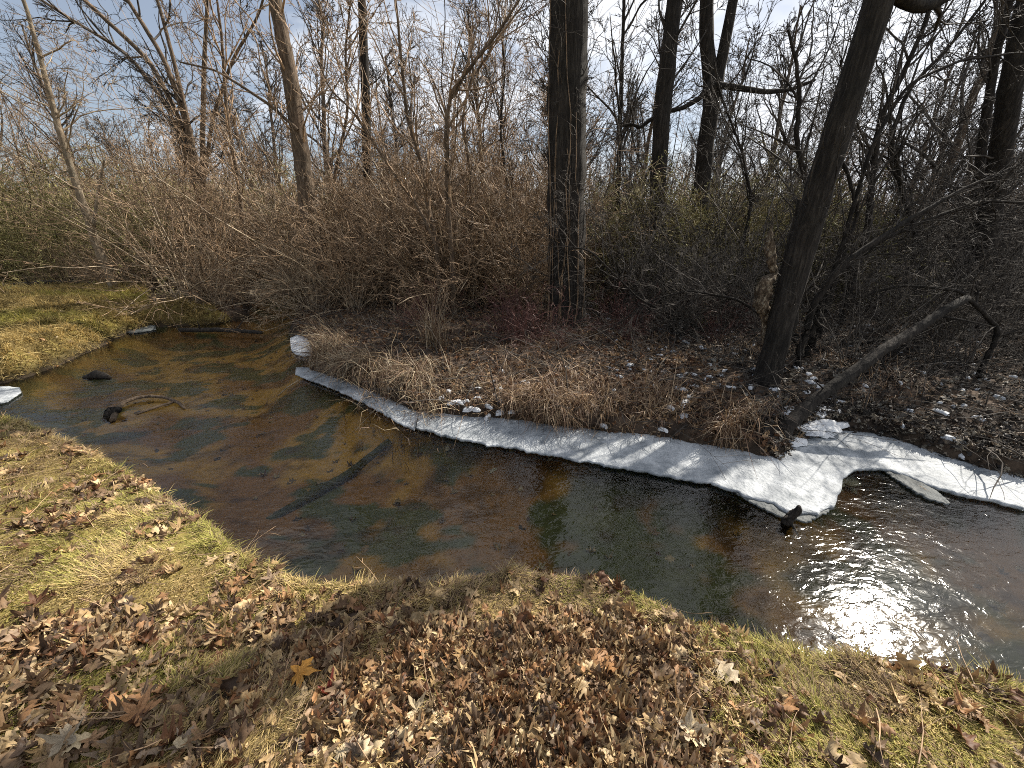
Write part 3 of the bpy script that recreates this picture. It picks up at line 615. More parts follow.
class Kind:
    def __init__(s, protos, name, stem_m, twig_m, buds=None, bud_m=None):
        s.p = protos; s.name = name; s.sm = stem_m; s.tm = twig_m; s.b = buds; s.bm = bud_m
    def place(s, i, x, y, rot, sc, label, group, cat='shrub', sz=None):
        st, tw, _ = s.p[i % len(s.p)]
        if not st.materials: st.materials.append(s.sm)
        if not tw.materials: tw.materials.append(s.tm)
        o = bpy.data.objects.new(s.name, st); C.objects.link(o); o.location = (x, y, gz(x, y)); o.rotation_euler = (0, 0, rot); o.scale = (sc, sc, sc*(sz or 1))
        tag(o, label, cat, group)
        c = bpy.data.objects.new('crown', tw); C.objects.link(c); c.parent = o
        if s.b:
            bm_ = s.b[i % len(s.b)]
            if not bm_.materials: bm_.materials.append(s.bm)
            c = bpy.data.objects.new('leaves', bm_); C.objects.link(c); c.parent = o
        return o
rg = np.random.RandomState(99)
brown = [shrub_proto(100+i, 2.6, .6, 30, .017, .0046, (8, 4, 1), (0, 0, -.035)) for i in range(4)]
olive = [shrub_proto(200+i, 2.5, .6, 30, .013, .0045, (8, 5, 2), (0, 0, -.03)) for i in range(3)]
grey = [shrub_proto(300+i, 2.6, .6, 20, .015, .0045, (7, 4, 1.5), (0, 0, -.02)) for i in range(3)]
cane = [shrub_proto(400+i, 1.3, .7, 26, .006, .003, (4, 2, 0), (0, 0, -.07)) for i in range(3)]
pale = [shrub_proto(500+i, 1.9, .9, 26, .010, .0035, (6, 3, 1), (0, 0, -.09)) for i in range(2)]
thick = [shrub_proto(600+i, h, .32, 5, .022, .0042, (11, 6, 3.5), (0, 0, .01)) for i, h in enumerate([4.6, 5.8, 5.2])]
K_thin = Kind(thick, 'sapling_clump', M['bark_brown'], M['twig_brown'])
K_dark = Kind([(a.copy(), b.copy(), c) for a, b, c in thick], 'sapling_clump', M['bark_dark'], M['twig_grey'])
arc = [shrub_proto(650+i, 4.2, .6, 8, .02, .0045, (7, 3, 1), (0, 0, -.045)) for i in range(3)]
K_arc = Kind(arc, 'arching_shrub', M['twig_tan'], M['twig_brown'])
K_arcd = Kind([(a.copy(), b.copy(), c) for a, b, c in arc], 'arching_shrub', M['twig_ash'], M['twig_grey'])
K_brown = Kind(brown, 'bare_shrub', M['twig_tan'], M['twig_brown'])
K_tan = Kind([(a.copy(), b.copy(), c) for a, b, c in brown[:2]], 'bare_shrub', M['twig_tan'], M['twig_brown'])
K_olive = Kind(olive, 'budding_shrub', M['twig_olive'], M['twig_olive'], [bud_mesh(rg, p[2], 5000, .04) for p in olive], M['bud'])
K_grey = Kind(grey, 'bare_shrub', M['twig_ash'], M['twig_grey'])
K_cane = Kind(cane, 'bramble', M['twig_red'], M['twig_red'])
K_pale = Kind(pale, 'arching_shrub', M['twig_tan'], M['twig_tan'])

LM_ = [(-400, None), (70, 'the slender leaning tree'), (195, 'the fanning tree'), (300, 'the sunlit trunk'), (366, 'the black trunk'), (448, 'the forked sapling'), (566, 'the thick trunk'), (658, 'the second trunk'), (704, 'the forked trunk'), (800, 'the elbow trunk'), (985, 'the right edge trunk'), (1600, None)]
ROWS = ['front', 'second', 'third', 'back']; used_lab = {}
def zone_label(head, x, y, z, cuts, sc=1):
    px = float(project(np.array([x, y, z+1.5]))[0])
    i = max(k for k in range(len(LM_)-1) if px >= LM_[k][0]) if px > -400 else 0
    a, b_ = LM_[i][1], LM_[i+1][1]
    row = ROWS[sum(y > c for c in cuts)]
    zn = f'left of {b_}' if a is None else (f'right of {a}' if b_ is None else f'between {a} and {b_}')
    for ad in (('tall' if sc > 1 else 'low'), ('taller' if sc > 1 else 'lower'), ('large' if sc > 1 else 'small'), ''):
        lab = f'{ad} {head} {zn}, {row} row'.strip()
        if lab not in used_lab: break
    used_lab[lab] = 1
    return lab
placed = []
def scatter(K, n, xr, Yr, lab, grp, sc=(.8, 1.25), mind=.5, cat='shrub', cond=None, sd=1, sz=None):
    """n shrubs within pixel column range xr and distance range Yr"""
    rg = np.random.RandomState(sd); k = 0; tries = 0
    while k < n and tries < n*60:
        tries += 1
        Y = math.exp(rg.uniform(math.log(Yr[0]), math.log(Yr[1]))); px = rg.uniform(*xr); x = (px-512)/FPX*Y*.985
        if stream_dist(np.array([x]), np.array([Y]))[0] < .45: continue
        if any((x-a)**2+(Y-b)**2 < mind*mind for a, b in placed[-160:]): continue
        if cond and not cond(x, Y): continue
        s_ = rg.uniform(*sc); K.place(rg.randint(99), x, Y, rg.uniform(0, 6.28), s_, zone_label(lab, x, Y, 1, np.quantile(Yr, [.25, .5, .75]), s_/np.mean(sc)), grp, cat, sz); placed.append((x, Y)); k += 1

scatter(K_brown, 32, (250, 560), (9.4, 19), 'brown bare shrub', 'shrubs of the central brown thicket', sd=1, sc=(.8, 1.3))
scatter(K_brown, 16, (205, 560), (11, 17), 'brown overgrown shrub', 'tall shrubs of the central thicket', sd=31, sc=(1.15, 1.55), mind=.7)
scatter(K_tan, 10, (255, 520), (8.6, 11.5), 'sunlit tan shrub', 'front shrubs of the central thicket', sd=2, sc=(.6, .85))
scatter(K_olive, 34, (-60, 300), (12.2, 22), 'olive budding shrub', 'olive shrubs behind the left bank', sd=3, sc=(.9, 1.4), mind=.8, cond=lambda x, y: y > 11.9 and not (x > -9 and y < 13))
scatter(K_tan, 8, (-40, 190), (11.6, 14), 'tan leafless shrub', 'leafless shrubs along the left bank', sd=4, sc=(.4, .6), cond=lambda x, y: x < -10.3 and y > 12.1)
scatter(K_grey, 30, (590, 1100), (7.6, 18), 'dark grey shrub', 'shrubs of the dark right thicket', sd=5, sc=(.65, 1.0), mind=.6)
scatter(K_olive, 13, (590, 860), (8.6, 13), 'green-tinged shrub', 'green-tinged shrubs in the right thicket', sd=6, sc=(.8, 1.1), mind=.6)
scatter(K_brown, 10, (575, 700), (10, 16), 'russet shrub', 'russet shrubs between the trunks', sd=7, sc=(.7, 1.0), mind=.5)
scatter(K_cane, 20, (400, 760), (5.9, 8.8), 'red bramble', 'red brambles around the thick trunk', sd=8, sc=(.4, .75), mind=.3, cat='bramble', cond=lambda x, y: (x-1.08)**2+(y-7.45)**2 > .4)
scatter(K_grey, 12, (830, 1100), (4.9, 8), 'dark undershrub', 'low shrubs behind the leaning log', sd=9, sc=(.4, .65), mind=.5, cond=lambda x, y: y > 4.7)
scatter(K_grey, 6, (640, 760), (6.2, 8), 'black-twigged shrub', 'dark shrubs left of the snag', sd=19, sc=(.45, .7), mind=.4)
scatter(K_arc, 22, (150, 560), (9.6, 16), 'long-stemmed tan shrub', 'long arching canes of the central thicket', sd=41, sc=(.7, 1.2), mind=.6, cat='arching shrub')
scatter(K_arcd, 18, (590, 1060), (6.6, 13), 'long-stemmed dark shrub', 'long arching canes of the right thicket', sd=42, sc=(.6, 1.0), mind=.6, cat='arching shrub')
scatter(K_olive, 8, (300, 540), (12, 17), 'green-budded shrub', 'green-budded shrubs in the central thicket', sd=43, sc=(1.0, 1.4), mind=.6)
scatter(K_thin, 38, (-60, 560), (11.5, 22), 'spindly sapling clump', 'sapling clumps left of the thick trunk', sd=20, sc=(.9, 1.5), mind=.7, cat='sapling clump', cond=lambda x, y: not (x < -7.5 and y < 13.5))
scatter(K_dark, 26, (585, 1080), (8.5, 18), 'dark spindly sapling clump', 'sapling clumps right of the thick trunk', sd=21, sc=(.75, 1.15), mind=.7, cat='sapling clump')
scatter(K_tan, 7, (135, 240), (9.9, 13), 'sunlit brush shrub', 'brush at the head of the pool', sd=22, sc=(.42, .62), mind=.5, cond=lambda x, y: x > -8.1)
scatter(K_brown, 5, (150, 300), (10.5, 14), 'brown brush shrub', 'brush at the head of the pool', sd=23, sc=(.45, .65), mind=.5, cond=lambda x, y: x > -8.4)
# individual shrubs drooping over the head of the pool
for i, (x, y, s, lab) in enumerate([(-5.0, 9.7, .95, 'pale arching shrub drooping over the head of the pool'), (-4.3, 10.6, 1.1, 'tall arching shrub leaning over the upstream channel'),
                                    (-6.0, 12.2, 1.0, 'arching shrub half hiding the upstream ice strip'), (-10.2, 12.6, .5, 'drooping tan shrub where the left bank meets the channel'), (-5.4, 14.8, 1.1, 'arching shrub on the far side of the upstream channel'),
   (-4.6, 9.3, .7, 'low spraying shrub with stems dipping towards the small ice lump'), (-10.9, 15, 1.2, 'wide tan shrub behind the bend of the channel'), (-5.9, 11.0, .75, 'small arching shrub over the black waterlogged log')]):
    K_pale.place(i, x, y, i*1.3, s, lab, None)

def bg_tree(seed, h, rmin, dens):
    rg = np.random.RandomState(seed)
    n = 12; pl = np.zeros((1, n, 3)); pl[0, :, 2] = np.linspace(-.1, h, n); pl[0, 1:, :2] = np.cumsum(rg.normal(0, .06*h/10, (n-1, 2)), 0)
    r0 = h*.013; rad = np.linspace(r0, r0*.25, n)[None]
    cnt = 26; t = rg.uniform(.22, 1, cnt); k = t*(n-1); i0 = np.minimum(k.astype(int), n-2); fr = (k-i0)[:, None]; P0 = pl[0, i0]*(1-fr)+pl[0, i0+1]*fr
    D = np.tile([0, 0, 1.], (cnt, 1)); ang = rg.uniform(.35, .95, cnt)[:, None]; D = D*np.cos(ang)+perp(D, rg)*np.sin(ang)
    res = grow(rg, P0, D, h*.36*(1.25-t)*rg.uniform(.7, 1.2, cnt), rad[0, i0]*.55, LV(rmin, dens[0], dens[1], dens[2], wig=.13, up=.06))
    return mesh_np('tree_trunk', *tubes([(pl, rad, 8)]), None, True), mesh_np('tree_crown', *tubes(res))
bgs = [bg_tree(700+i, h, .008, (6, 4, 3)) for i, h in enumerate([9, 11, 12, 8, 13])]
bgx = [bg_tree(720+i, h, .014, (5, 4, 3)) for i, h in enumerate([12, 14, 11])]
for t_, c_ in bgs+bgx: t_.materials.append(M['bark_brown']); c_.materials.append(M['twig_grey'])
rg = np.random.RandomState(5); pl_t = []
def trees(n, xr, Yr, protos, lab, grp, sd, mind, sc=(.8, 1.2), cond=None):
    rg = np.random.RandomState(sd); k = tries = 0
    while k < n and tries < n*50:
        tries += 1; Y = rg.uniform(*Yr); px = rg.uniform(*xr); x = (px-512)/FPX*Y
        if stream_dist(np.array([x]), np.array([Y]))[0] < .8 or any((x-a)**2+(Y-b)**2 < mind**2 for a, b in pl_t): continue
        if cond and not cond(x, Y): continue
        t_, c_ = protos[rg.randint(len(protos))]; e = empty('bare_tree', (x, Y, gz(x, Y))); s = rg.uniform(*sc); e.scale = (s, s, s); e.rotation_euler = (rg.normal(0, .04), rg.normal(0, .04), rg.uniform(0, 6.28))
        tag(e, zone_label(lab, x, Y, 1.5, np.quantile(Yr, [.25, .5, .75]), s/np.mean(sc)), 'tree', grp)
        for nm, me in (('trunk', t_), ('crown', c_)):
            o = bpy.data.objects.new(nm, me); C.objects.link(o); o.parent = e
        pl_t.append((x, Y)); k += 1
trees(9, (-80, 560), (15, 26), bgs, 'slender bare tree', 'slender trees left of the thick trunk', 11, 1.6, (.65, 1.0))
trees(12, (560, 1120), (13, 25), bgs, 'slender bare tree', 'slender trees right of the thick trunk', 12, 1.5, (.6, .95))
trees(15, (-120, 560), (26, 50), bgx, 'distant bare tree', 'distant trees on the left', 13, 2.2)
trees(17, (560, 1160), (26, 50), bgx, 'distant bare tree', 'distant trees on the right', 14, 2.2)

# far woods: one mass of trunks and brush closing the view
rg = np.random.RandomState(44); nT = 520
ang = rg.uniform(-1.45, 1.45, nT); dist = rg.uniform(50, 95, nT); X = np.sin(ang)*dist; Y = np.cos(ang)*dist; Z = height(X, Y, False)
P0 = np.stack([X, Y, Z], 1); D = np.tile([0, 0, 1.], (nT, 1))+rg.normal(0, .06, (nT, 3)); D /= np.linalg.norm(D, axis=1, keepdims=True)
res = grow(rg, P0, D, rg.uniform(7, 13, nT), np.full(nT, .12), [dict(n=6, wig=.05, kids=12, ang=.6, lr=.33, rr=.45, k=4, rmin=.03, t0=.2), dict(n=4, wig=.12, up=(0, 0, .06), kids=5, ang=.6, lr=.5, k=3, rmin=.022), dict(n=3, wig=.15, k=3, rmin=.02)])
nB = 2600; ang = rg.uniform(-1.45, 1.45, nB); dist = rg.uniform(24, 70, nB); X = np.sin(ang)*dist; Y = np.cos(ang)*dist; Z = height(X, Y, False)
P0 = np.stack([X, Y, Z], 1); D = np.tile([0, 0, 1.], (nB, 1))+rg.normal(0, .45, (nB, 3)); D /= np.linalg.norm(D, axis=1, keepdims=True)
res += grow(rg, P0, D, rg.uniform(2, 4.5, nB), np.full(nB, .03), [dict(n=5, wig=.12, kids=9, ang=.6, lr=.5, rr=.6, k=3, rmin=.014, t0=.1), dict(n=3, wig=.15, kids=4, k=3, rmin=.013, lr=.55), dict(n=2, wig=.15, k=3, rmin=.012)])
o = link('distant_woods', mesh_np('distant_woods', *tubes(res)), M['twig_brown']); tag(o, 'far brown mass of bare woods closing the view behind all the trees', 'woods', kind='stuff')

# ================================================================== LEAVES
def leaf_oak(rg, lobes=3.5):
    n = 17; u = np.linspace(0, 1, n); wd = .33*np.sin(np.pi*np.clip(u*.93+.05, 0, 1))**.7*(1+.42*np.sin(u*lobes*2*np.pi+rg.uniform(0, 6)))+.01
    wd[0] = .012; wd[-1] = .01
    wl = wd*rg.uniform(.8, 1.15); wr = wd*rg.uniform(.8, 1.15); c = rg.normal(0, .05)*np.sin(u*3)
    s = np.array([-1, -.5, 0, .5, 1]); X = np.where(s[None] < 0, s[None]*wl[:, None], s[None]*wr[:, None])+c[:, None]
    sweep = np.abs(s)[None]*.10*wd[:, None]; Yv = u[:, None]+sweep-.5
    cu, cv, tw, fo = rg.uniform(-1.5, 2.6), rg.uniform(-1.2, 1.5), rg.uniform(-1.3, 1.3), rg.uniform(-.3, .4)
    Z = cu*X**2*1.3+cv*(Yv)**2*.7+tw*X*Yv+fo*np.abs(X)+.05*np.sin(Yv*rg.uniform(8, 16)+rg.uniform(0, 6))*np.sign(X)+.035*rg.normal(size=X.shape)
    v = np.stack([X, Yv, Z], -1).reshape(-1, 3); i = np.arange(n*5).reshape(n, 5)
    return v-np.array([0, 0, v[:, 2].mean()]), np.stack([i[:-1, :-1], i[:-1, 1:], i[1:, 1:], i[1:, :-1]], -1).reshape(-1, 4)
def leaf_maple(rg):
    k = 60; a = np.linspace(0, 2*np.pi, k, endpoint=False); tri = 1-np.abs(((a*5/(2*np.pi)+.5) % 1)*2-1); main = .19+.33*tri**1.25+.06*np.abs(((a*15/(2*np.pi)) % 1)*2-1); main *= 1-.55*np.exp(-((a-np.pi)/.35)**2)
    main *= rg.uniform(.9, 1.1, k); vs_ = [np.zeros((1, 2))]
    for f_ in (.4, .75, 1): rr = main*f_ if f_ == 1 else (main*.5+.33*.5)*f_*.9; vs_.append(np.stack([rr*np.sin(a), rr*np.cos(a)], 1))
    v2 = np.concatenate(vs_); X, Yv = v2[:, 0], v2[:, 1]
    cu, cv, tw = rg.uniform(-1.2, 2), rg.uniform(-1.2, 1.8), rg.uniform(-1.3, 1.3); Z = cu*X**2+cv*Yv**2+tw*X*Yv+rg.uniform(-.3, .6)*np.abs(X)+.03*rg.normal(size=X.shape)+.05*np.sin(a.mean()+5*np.arctan2(X, Yv))*np.hypot(X, Yv)
    v = np.stack([X, Yv, Z], 1); f = []
    idx = np.arange(k); r1, r2, r3 = 1+idx, 1+k+idx, 1+2*k+idx
    q = np.concatenate([np.stack([r1, r2, np.roll(r2, -1), np.roll(r1, -1)], 1), np.stack([r2, r3, np.roll(r3, -1), np.roll(r2, -1)], 1), np.stack([np.zeros(k, int), r1, np.roll(r1, -1), np.roll(r1, -1)], 1)])
    return v-np.array([0, 0, v[:, 2].mean()]), q
rgL = np.random.RandomState(17)
LP = [leaf_oak(rgL, rgL.choice([2.5, 3.5, 4.2])) for _ in range(15)]+[leaf_maple(rgL) for _ in range(8)]
def fixq(q):        # split into quads and true triangles
    tri = q[:, 2] == q[:, 3]; return [q[~tri], q[tri][:, :3]]
PAL = np.array([[.42, .31, .17], [.27, .18, .10], [.52, .41, .25], [.13, .08, .045], [.07, .045, .03], [.32, .19, .10], [.22, .155, .10], [.52, .42, .27], [.13, .065, .035], [.24, .18, .13]])

def rotm(rx, ry, rz):
    cx, sx_, cy, sy, cz, sz = np.cos(rx), np.sin(rx), np.cos(ry), np.sin(ry), np.cos(rz), np.sin(rz)
    Rm = np.zeros((len(rx), 3, 3))
    Rm[:, 0, 0] = cy*cz; Rm[:, 0, 1] = sx_*sy*cz-cx*sz; Rm[:, 0, 2] = cx*sy*cz+sx_*sz
    Rm[:, 1, 0] = cy*sz; Rm[:, 1, 1] = sx_*sy*sz+cx*cz; Rm[:, 1, 2] = cx*sy*sz-sx_*cz
    Rm[:, 2, 0] = -sy; Rm[:, 2, 1] = sx_*cy; Rm[:, 2, 2] = cx*cy
    return Rm
def leaf_mass(name, xy, size, tilt, lift, rg, pal=PAL, dim=1.0):
    VV, FQ, FT, CC, base = [], [], [], [], 0
    pid = rg.randint(0, len(LP), len(xy)); z = height(xy[:, 0], xy[:, 1])
    for k, (v, q) in enumerate(LP):
        s = pid == k; B = s.sum()
        if not B: continue
        Rm = rotm(rg.normal(0, tilt, B), rg.normal(0, tilt, B), rg.uniform(0, 6.28, B)); sc = (size*rg.uniform(.55, 1.3, B))[:, None, None]
        vv = np.einsum('bij,nj->bni', Rm, v)*sc; lo = np.quantile(vv[:, :, 2], .25, axis=1)
        vv += np.stack([xy[s, 0], xy[s, 1], z[s]-lo+rg.uniform(-.2, 1, B)*lift], 1)[:, None]
        VV.append(vv.reshape(-1, 3)); off = (base+np.arange(B)*len(v))[:, None, None]
        fq, ft = fixq(q); FQ.append((fq[None]+off).reshape(-1, 4)); 
        if len(ft): FT.append((ft[None]+off).reshape(-1, 3))
        c = pal[rg.randint(0, len(pal), B)]*rg.uniform(.7, 1.25, (B, 1))*dim; CC.append(np.repeat(c, len(v), axis=0)); base += B*len(v)
    fs = [np.concatenate(FQ)]+([np.concatenate(FT)] if FT else [])
    return link(name, mesh_np(name, np.concatenate(VV), fs, np.concatenate(CC), True), M['leaf_col'])

def leaf_density(x, y):   # where leaves have gathered on the near bank
    px, py, _ = project(np.stack([x, y, x*0+.43], -1))
    n = fbm(x*2.6, y*2.6, 40)
    core = np.exp(-(np.abs(px-455)/270)**4)*sstep(585, 640, py)*sstep(.24, .52, n+.08)
    band = np.exp(-((py-(655-.15*px))/26)**2)*sstep(420, 250, px)*.7
    return np.clip(core+band*.45*sstep(.42, .58, n)+.16*sstep(.52, .66, fbm(x*3.7+5, y*3.7, 44))+.022, 0, 1)
rg = np.random.RandomState(3)
def sample_near(n, pw=1.6, rmax=7.5, extra=None, seed=0):
    rg = np.random.RandomState(seed); out_ = []
    tot = 0
    while tot < n:
        m = n*3; x = rg.uniform(-8.5, 4.5, m); y = rg.uniform(-1.2, 4.8, m)
        dd = np.sqrt(x*x+y*y+1.6**2); p = (1.7/dd)**pw
        keep = (rg.rand(m) < p) & is_near(x, y) & (stream_dist(x, y) > -.01)
        # outside the wedge the camera could see keep little
        px, py, f = project(np.stack([x, y, x*0+.43], -1)); keep &= (py < 900) & (px > -250) & (px < 1250)
        x, y = x[keep], y[keep]
        if extra is not None: k2 = rg.rand(len(x)) < extra(x, y); x, y = x[k2], y[k2]
        out_.append(np.stack([x, y], 1)); tot += len(x)
    return np.concatenate(out_)[:n]
xy = sample_near(9300, 1.0, extra=leaf_density, seed=31)
px, py, fd = project(np.stack([xy[:, 0], xy[:, 1], height(xy[:, 0], xy[:, 1])], -1))
vis = (px > 5) & (px < 1019) & (py < 760)
order = np.argsort(np.where(vis, fd, 99)+rg.uniform(0, .35, len(fd))); solo = order[:300]; rest = order[300:]
o = leaf_mass('leaf_litter', xy[rest], .074, .32, .022, rg, PAL*np.array([1.02, .93, .82]), .88); tag(o, 'matted dead brown leaves strewn over the near grassy bank', 'leaves', kind='stuff')
names = ['pale tan', 'brown', 'cream', 'dark brown', 'nearly black', 'russet', 'dull brown', 'bleached', 'dark red', 'grey-brown']
def leaf_label(p, z, s, colour, shp):
    px, py, _ = project(np.array([p[0], p[1], z+.02])); size = 'small' if s < .07 else ('large' if s > .095 else 'medium-sized')
    if py < 640: where = 'near the water edge left of the heap' if px < 400 else ('near the water edge behind the heap' if px < 700 else 'near the water edge right of the heap')
    elif px < 230: where = 'on the grass at the lower left'
    elif px > 720: where = 'on the grass at the lower right'
    else: where = ('at the back of the leaf heap' if py < 680 else 'at the front of the leaf heap')+(', left side' if px < 400 else (', right side' if px > 560 else ', middle'))
    return f'{size} {colour} {shp} {where}'
LM = []
for v, q in LP: me = mesh_np('leaf', v, fixq(q), None, True); me.materials.append(M['leaf_obj']); LM.append(me)
hs = height(xy[solo, 0], xy[solo, 1])
for j, idx in enumerate(solo):
    k = rg.randint(len(LP)); c = rg.randint(len(PAL)); shp = 'lobed oak leaf' if k < 15 else 'pointed maple leaf'
    s = .084*rg.uniform(.55, 1.3); o = bpy.data.objects.new('fallen_leaf', LM[k]); C.objects.link(o)
    o.location = (xy[idx, 0], xy[idx, 1], hs[j]+.006+rg.uniform(0, .03)); o.rotation_euler = (rg.normal(0, .28), rg.normal(0, .28), rg.uniform(0, 6.28)); o.scale = (s, s, s)
    cc = PAL[c]*rg.uniform(.85, 1.15); o.color = (*cc, 1)
    tag(o, leaf_label(xy[idx], hs[j], s, names[c], shp), 'leaf', 'fallen leaves on the near bank')
for (qx, qy, col, s, k, lab) in [(300, 672, (.62, .30, .06), .12, 17, 'bright orange leaf in the middle of the leaf heap'), (140, 715, (.38, .20, .09), .12, 16, 'large brown maple leaf on the grass at the lower left'),
                                 (605, 660, (.36, .19, .08), .13, 2, 'folded russet leaf standing up on the leaf heap'), (330, 690, (.18, .04, .025), .085, 18, 'deep red leaf just below the bright orange one'),
                                 (728, 590+70, (.45, .36, .24), .12, 4, 'lone pale leaf on the grass right of the leaf heap'), (70, 745, (.34, .28, .20), .10, 20, 'large grey leaf in the shadow at the lower left corner'), (690, 730, (.5, .42, .3), .10, 21, 'large cream maple leaf at the right of the heap')]:
    a = P(qx, qy, .44); o = bpy.data.objects.new('fallen_leaf', LM[k]); C.objects.link(o); o.location = (a[0], a[1], gz(a[0], a[1])+.045); o.rotation_euler = (.25, .15, qx*.1); o.scale = (s,)*3; o.color = (*col, 1); tag(o, lab, 'leaf')

# leaf litter of the far side
def sample_far(n, seed, xr=(-9, 11), yr=(2.2, 15), dmin=.04, pw=1.3, cond=None):
    rg = np.random.RandomState(seed); out_ = []; tot = 0
    while tot < n:
        m = n*4; x = rg.uniform(*xr, m); y = rg.uniform(*yr, m); p = (4/np.sqrt(x*x+y*y+4))**pw
        keep = (rg.rand(m) < p) & ~is_near(x, y) & (stream_dist(x, y) > dmin) & (np.abs(x) < 1.6*y+1.5) & ~is_left(x, y)
        x, y = x[keep], y[keep]
        if cond is not None: k = rg.rand(len(x)) < cond(x, y); x, y = x[k], y[k]
        out_.append(np.stack([x, y], 1)); tot += len(x)
    return np.concatenate(out_)[:n]
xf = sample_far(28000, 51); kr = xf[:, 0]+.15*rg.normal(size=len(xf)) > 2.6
o = leaf_mass('leaf_litter', xf[~kr], .058, .55, .03, rg, PAL*np.array([1, .84, .76]), .60); tag(o, 'red-brown leaf litter on the floor of the woods around the thick trunk', 'leaves', kind='stuff')  # dimmed so the litter colour carries the shadow on the far bank
o = leaf_mass('leaf_litter', xf[kr], .062, .55, .03, rg, np.array([[.09, .075, .06], [.05, .042, .036], [.16, .14, .115], [.035, .03, .026], [.30, .28, .24], [.07, .055, .045]]), .8); tag(o, 'leaf litter darkened for shade behind the leaning log at the right', 'leaves', kind='stuff')  # dark palette paints in the thicket's shade, pale tones the backlit leaf glints
xr_ = sample_far(3000, 57, (2.4, 7.5), (1.8, 4.6), .0, .3, lambda x, y: sstep(.7, .3, stream_dist(x, y)))
o = leaf_mass('leaf_litter', xr_, .055, .6, .03, rg, np.array([[.09, .075, .06], [.05, .042, .036], [.20, .16, .12], [.035, .03, .026], [.30, .26, .20], [.10, .07, .05]]), .8); tag(o, 'leaves darkened for shade along the rim of the ice right of the leaning log', 'leaves', kind='stuff')  # rim leaves take the same shade painted into their colours
rgm = np.random.RandomState(8); m_ = 9000; x = rgm.uniform(-16, -6.6, m_); y = rgm.uniform(5.5, 13, m_); k = (stream_dist(x, y) > .12) & (rgm.rand(m_) < np.where(y > 10.8, .9, .12)); 
o = leaf_mass('leaf_litter', np.stack([x[k], y[k]], 1), .075, .4, .02, rg, PAL, 1); tag(o, 'scattered dead leaves on the left grassy bank', 'leaves', kind='stuff')

# ================================================================== GRASS
def blades(name, xy, ln, wd, lean, colfn, m, rg, droop=.6, dirf=None, zoff=-.005, segs=3):
    B = len(xy); z = height(xy[:, 0], xy[:, 1]); a = rg.uniform(0, 2*np.pi, B) if dirf is None else dirf(xy, rg)
    d = np.stack([np.cos(a), np.sin(a)], 1); L = ln*rg.uniform(.5, 1.35, B); th = np.clip(rg.normal(lean, .3, B), .05, 1.75); L = L*(.65+.9*sstep(.45, .7, fbm(xy[:, 0]*6, xy[:, 1]*6, 91)))
    pts = np.zeros((B, segs+1, 3)); pts[:, 0] = np.stack([xy[:, 0], xy[:, 1], z+zoff], 1)
    for i in range(segs):
        tt = th+droop*i*rg.uniform(.4, 1.3, B); st = L/segs
        pts[:, i+1, :2] = pts[:, i, :2]+d*(np.sin(tt)*st)[:, None]; pts[:, i+1, 2] = pts[:, i, 2]+np.cos(tt)*st
    sd = np.stack([-d[:, 1], d[:, 0], rg.normal(0, .4, B)], 1)*wd; wv = (1-np.linspace(0, 1, segs+1)**1.5*.9)[None, :, None]
    v = np.stack([pts-sd[:, None]*wv, pts+sd[:, None]*wv], 2).reshape(-1, 3); i = np.arange(B*(segs+1)*2).reshape(B, segs+1, 2)
    f = np.stack([i[:, :-1, 0], i[:, :-1, 1], i[:, 1:, 1], i[:, 1:, 0]], -1).reshape(-1, 4)
    return link(name, mesh_np(name, v, f, np.repeat(colfn(xy, rg), (segs+1)*2, axis=0)), m)
def turf_col(xy, rg):
    n = fbm(xy[:, 0]*2.0, xy[:, 1]*2.0, 60)+rg.normal(0, .09, len(xy)); t = sstep(.40, .62, n)[:, None]
    c = np.array([.62, .47, .21])*(1-t)+np.array([.40, .37, .10])*t
    dead = (rg.rand(len(xy)) < .15+.5*sstep(.5, .62, fbm(xy[:, 0]*4, xy[:, 1]*4, 63)))[:, None]; c = np.where(dead, np.array([.40, .29, .18]), c)
    return c*rg.uniform(.35, 1.2, (len(xy), 1))
def comb(xy, rg):
    return 2*np.pi*fbm(xy[:, 0]*.9, xy[:, 1]*.9, 71)*1.6+rg.normal(0, .9, len(xy))
xyg = sample_near(330000, 1.7, seed=61, extra=lambda x, y: 1-.8*leaf_density(x, y))
o = blades('grass', xyg, .048, .002, .98, turf_col, M['blade'], rg, .25, comb); tag(o, 'short yellow-green matted grass on the near bank', 'grass', kind='stuff')
# longer tufts on the lip
xe = sample_near(9000, .8, seed=62, extra=lambda x, y: sstep(.26, .03, stream_dist(x, y))*.9+.004)
o = blades('grass', xe, .065, .0019, .85, turf_col, M['blade'], rg, .35); tag(o, 'longer grass fringe along the lip of the near bank', 'grass', kind='stuff')
# left bank grass
rgm = np.random.RandomState(18); m_ = 170000; x = rgm.uniform(-17, -6.0, m_); y = rgm.uniform(5.2, 12.0, m_); k = (stream_dist(x, y) > -.01+.06*fbm(x*3, y*3, 19)) & is_left(x, y)
def comb_l(xy, rg): return rg.normal(-.9, .8, len(xy))
def lcol(xy, rg):
    t = sstep(.45, .6, fbm(xy[:, 0]*.8, xy[:, 1]*.8, 66)+rg.normal(0, .05, len(xy)))[:, None]
    return (np.array([.60, .46, .20])*(1-t)+np.array([.46, .41, .12])*t)*rg.uniform(.4, 1.2, (len(xy), 1))*(.55+.6*sstep(.38, .6, fbm(xy[:, 0]*3.3, xy[:, 1]*3.3, 57)))[:, None]
o = blades('grass', np.stack([x[k], y[k]], 1), .17, .006, .9, lcol, M['blade'], rg, .3, comb_l); tag(o, 'long dry yellow grass combed over the left bank', 'grass', kind='stuff')

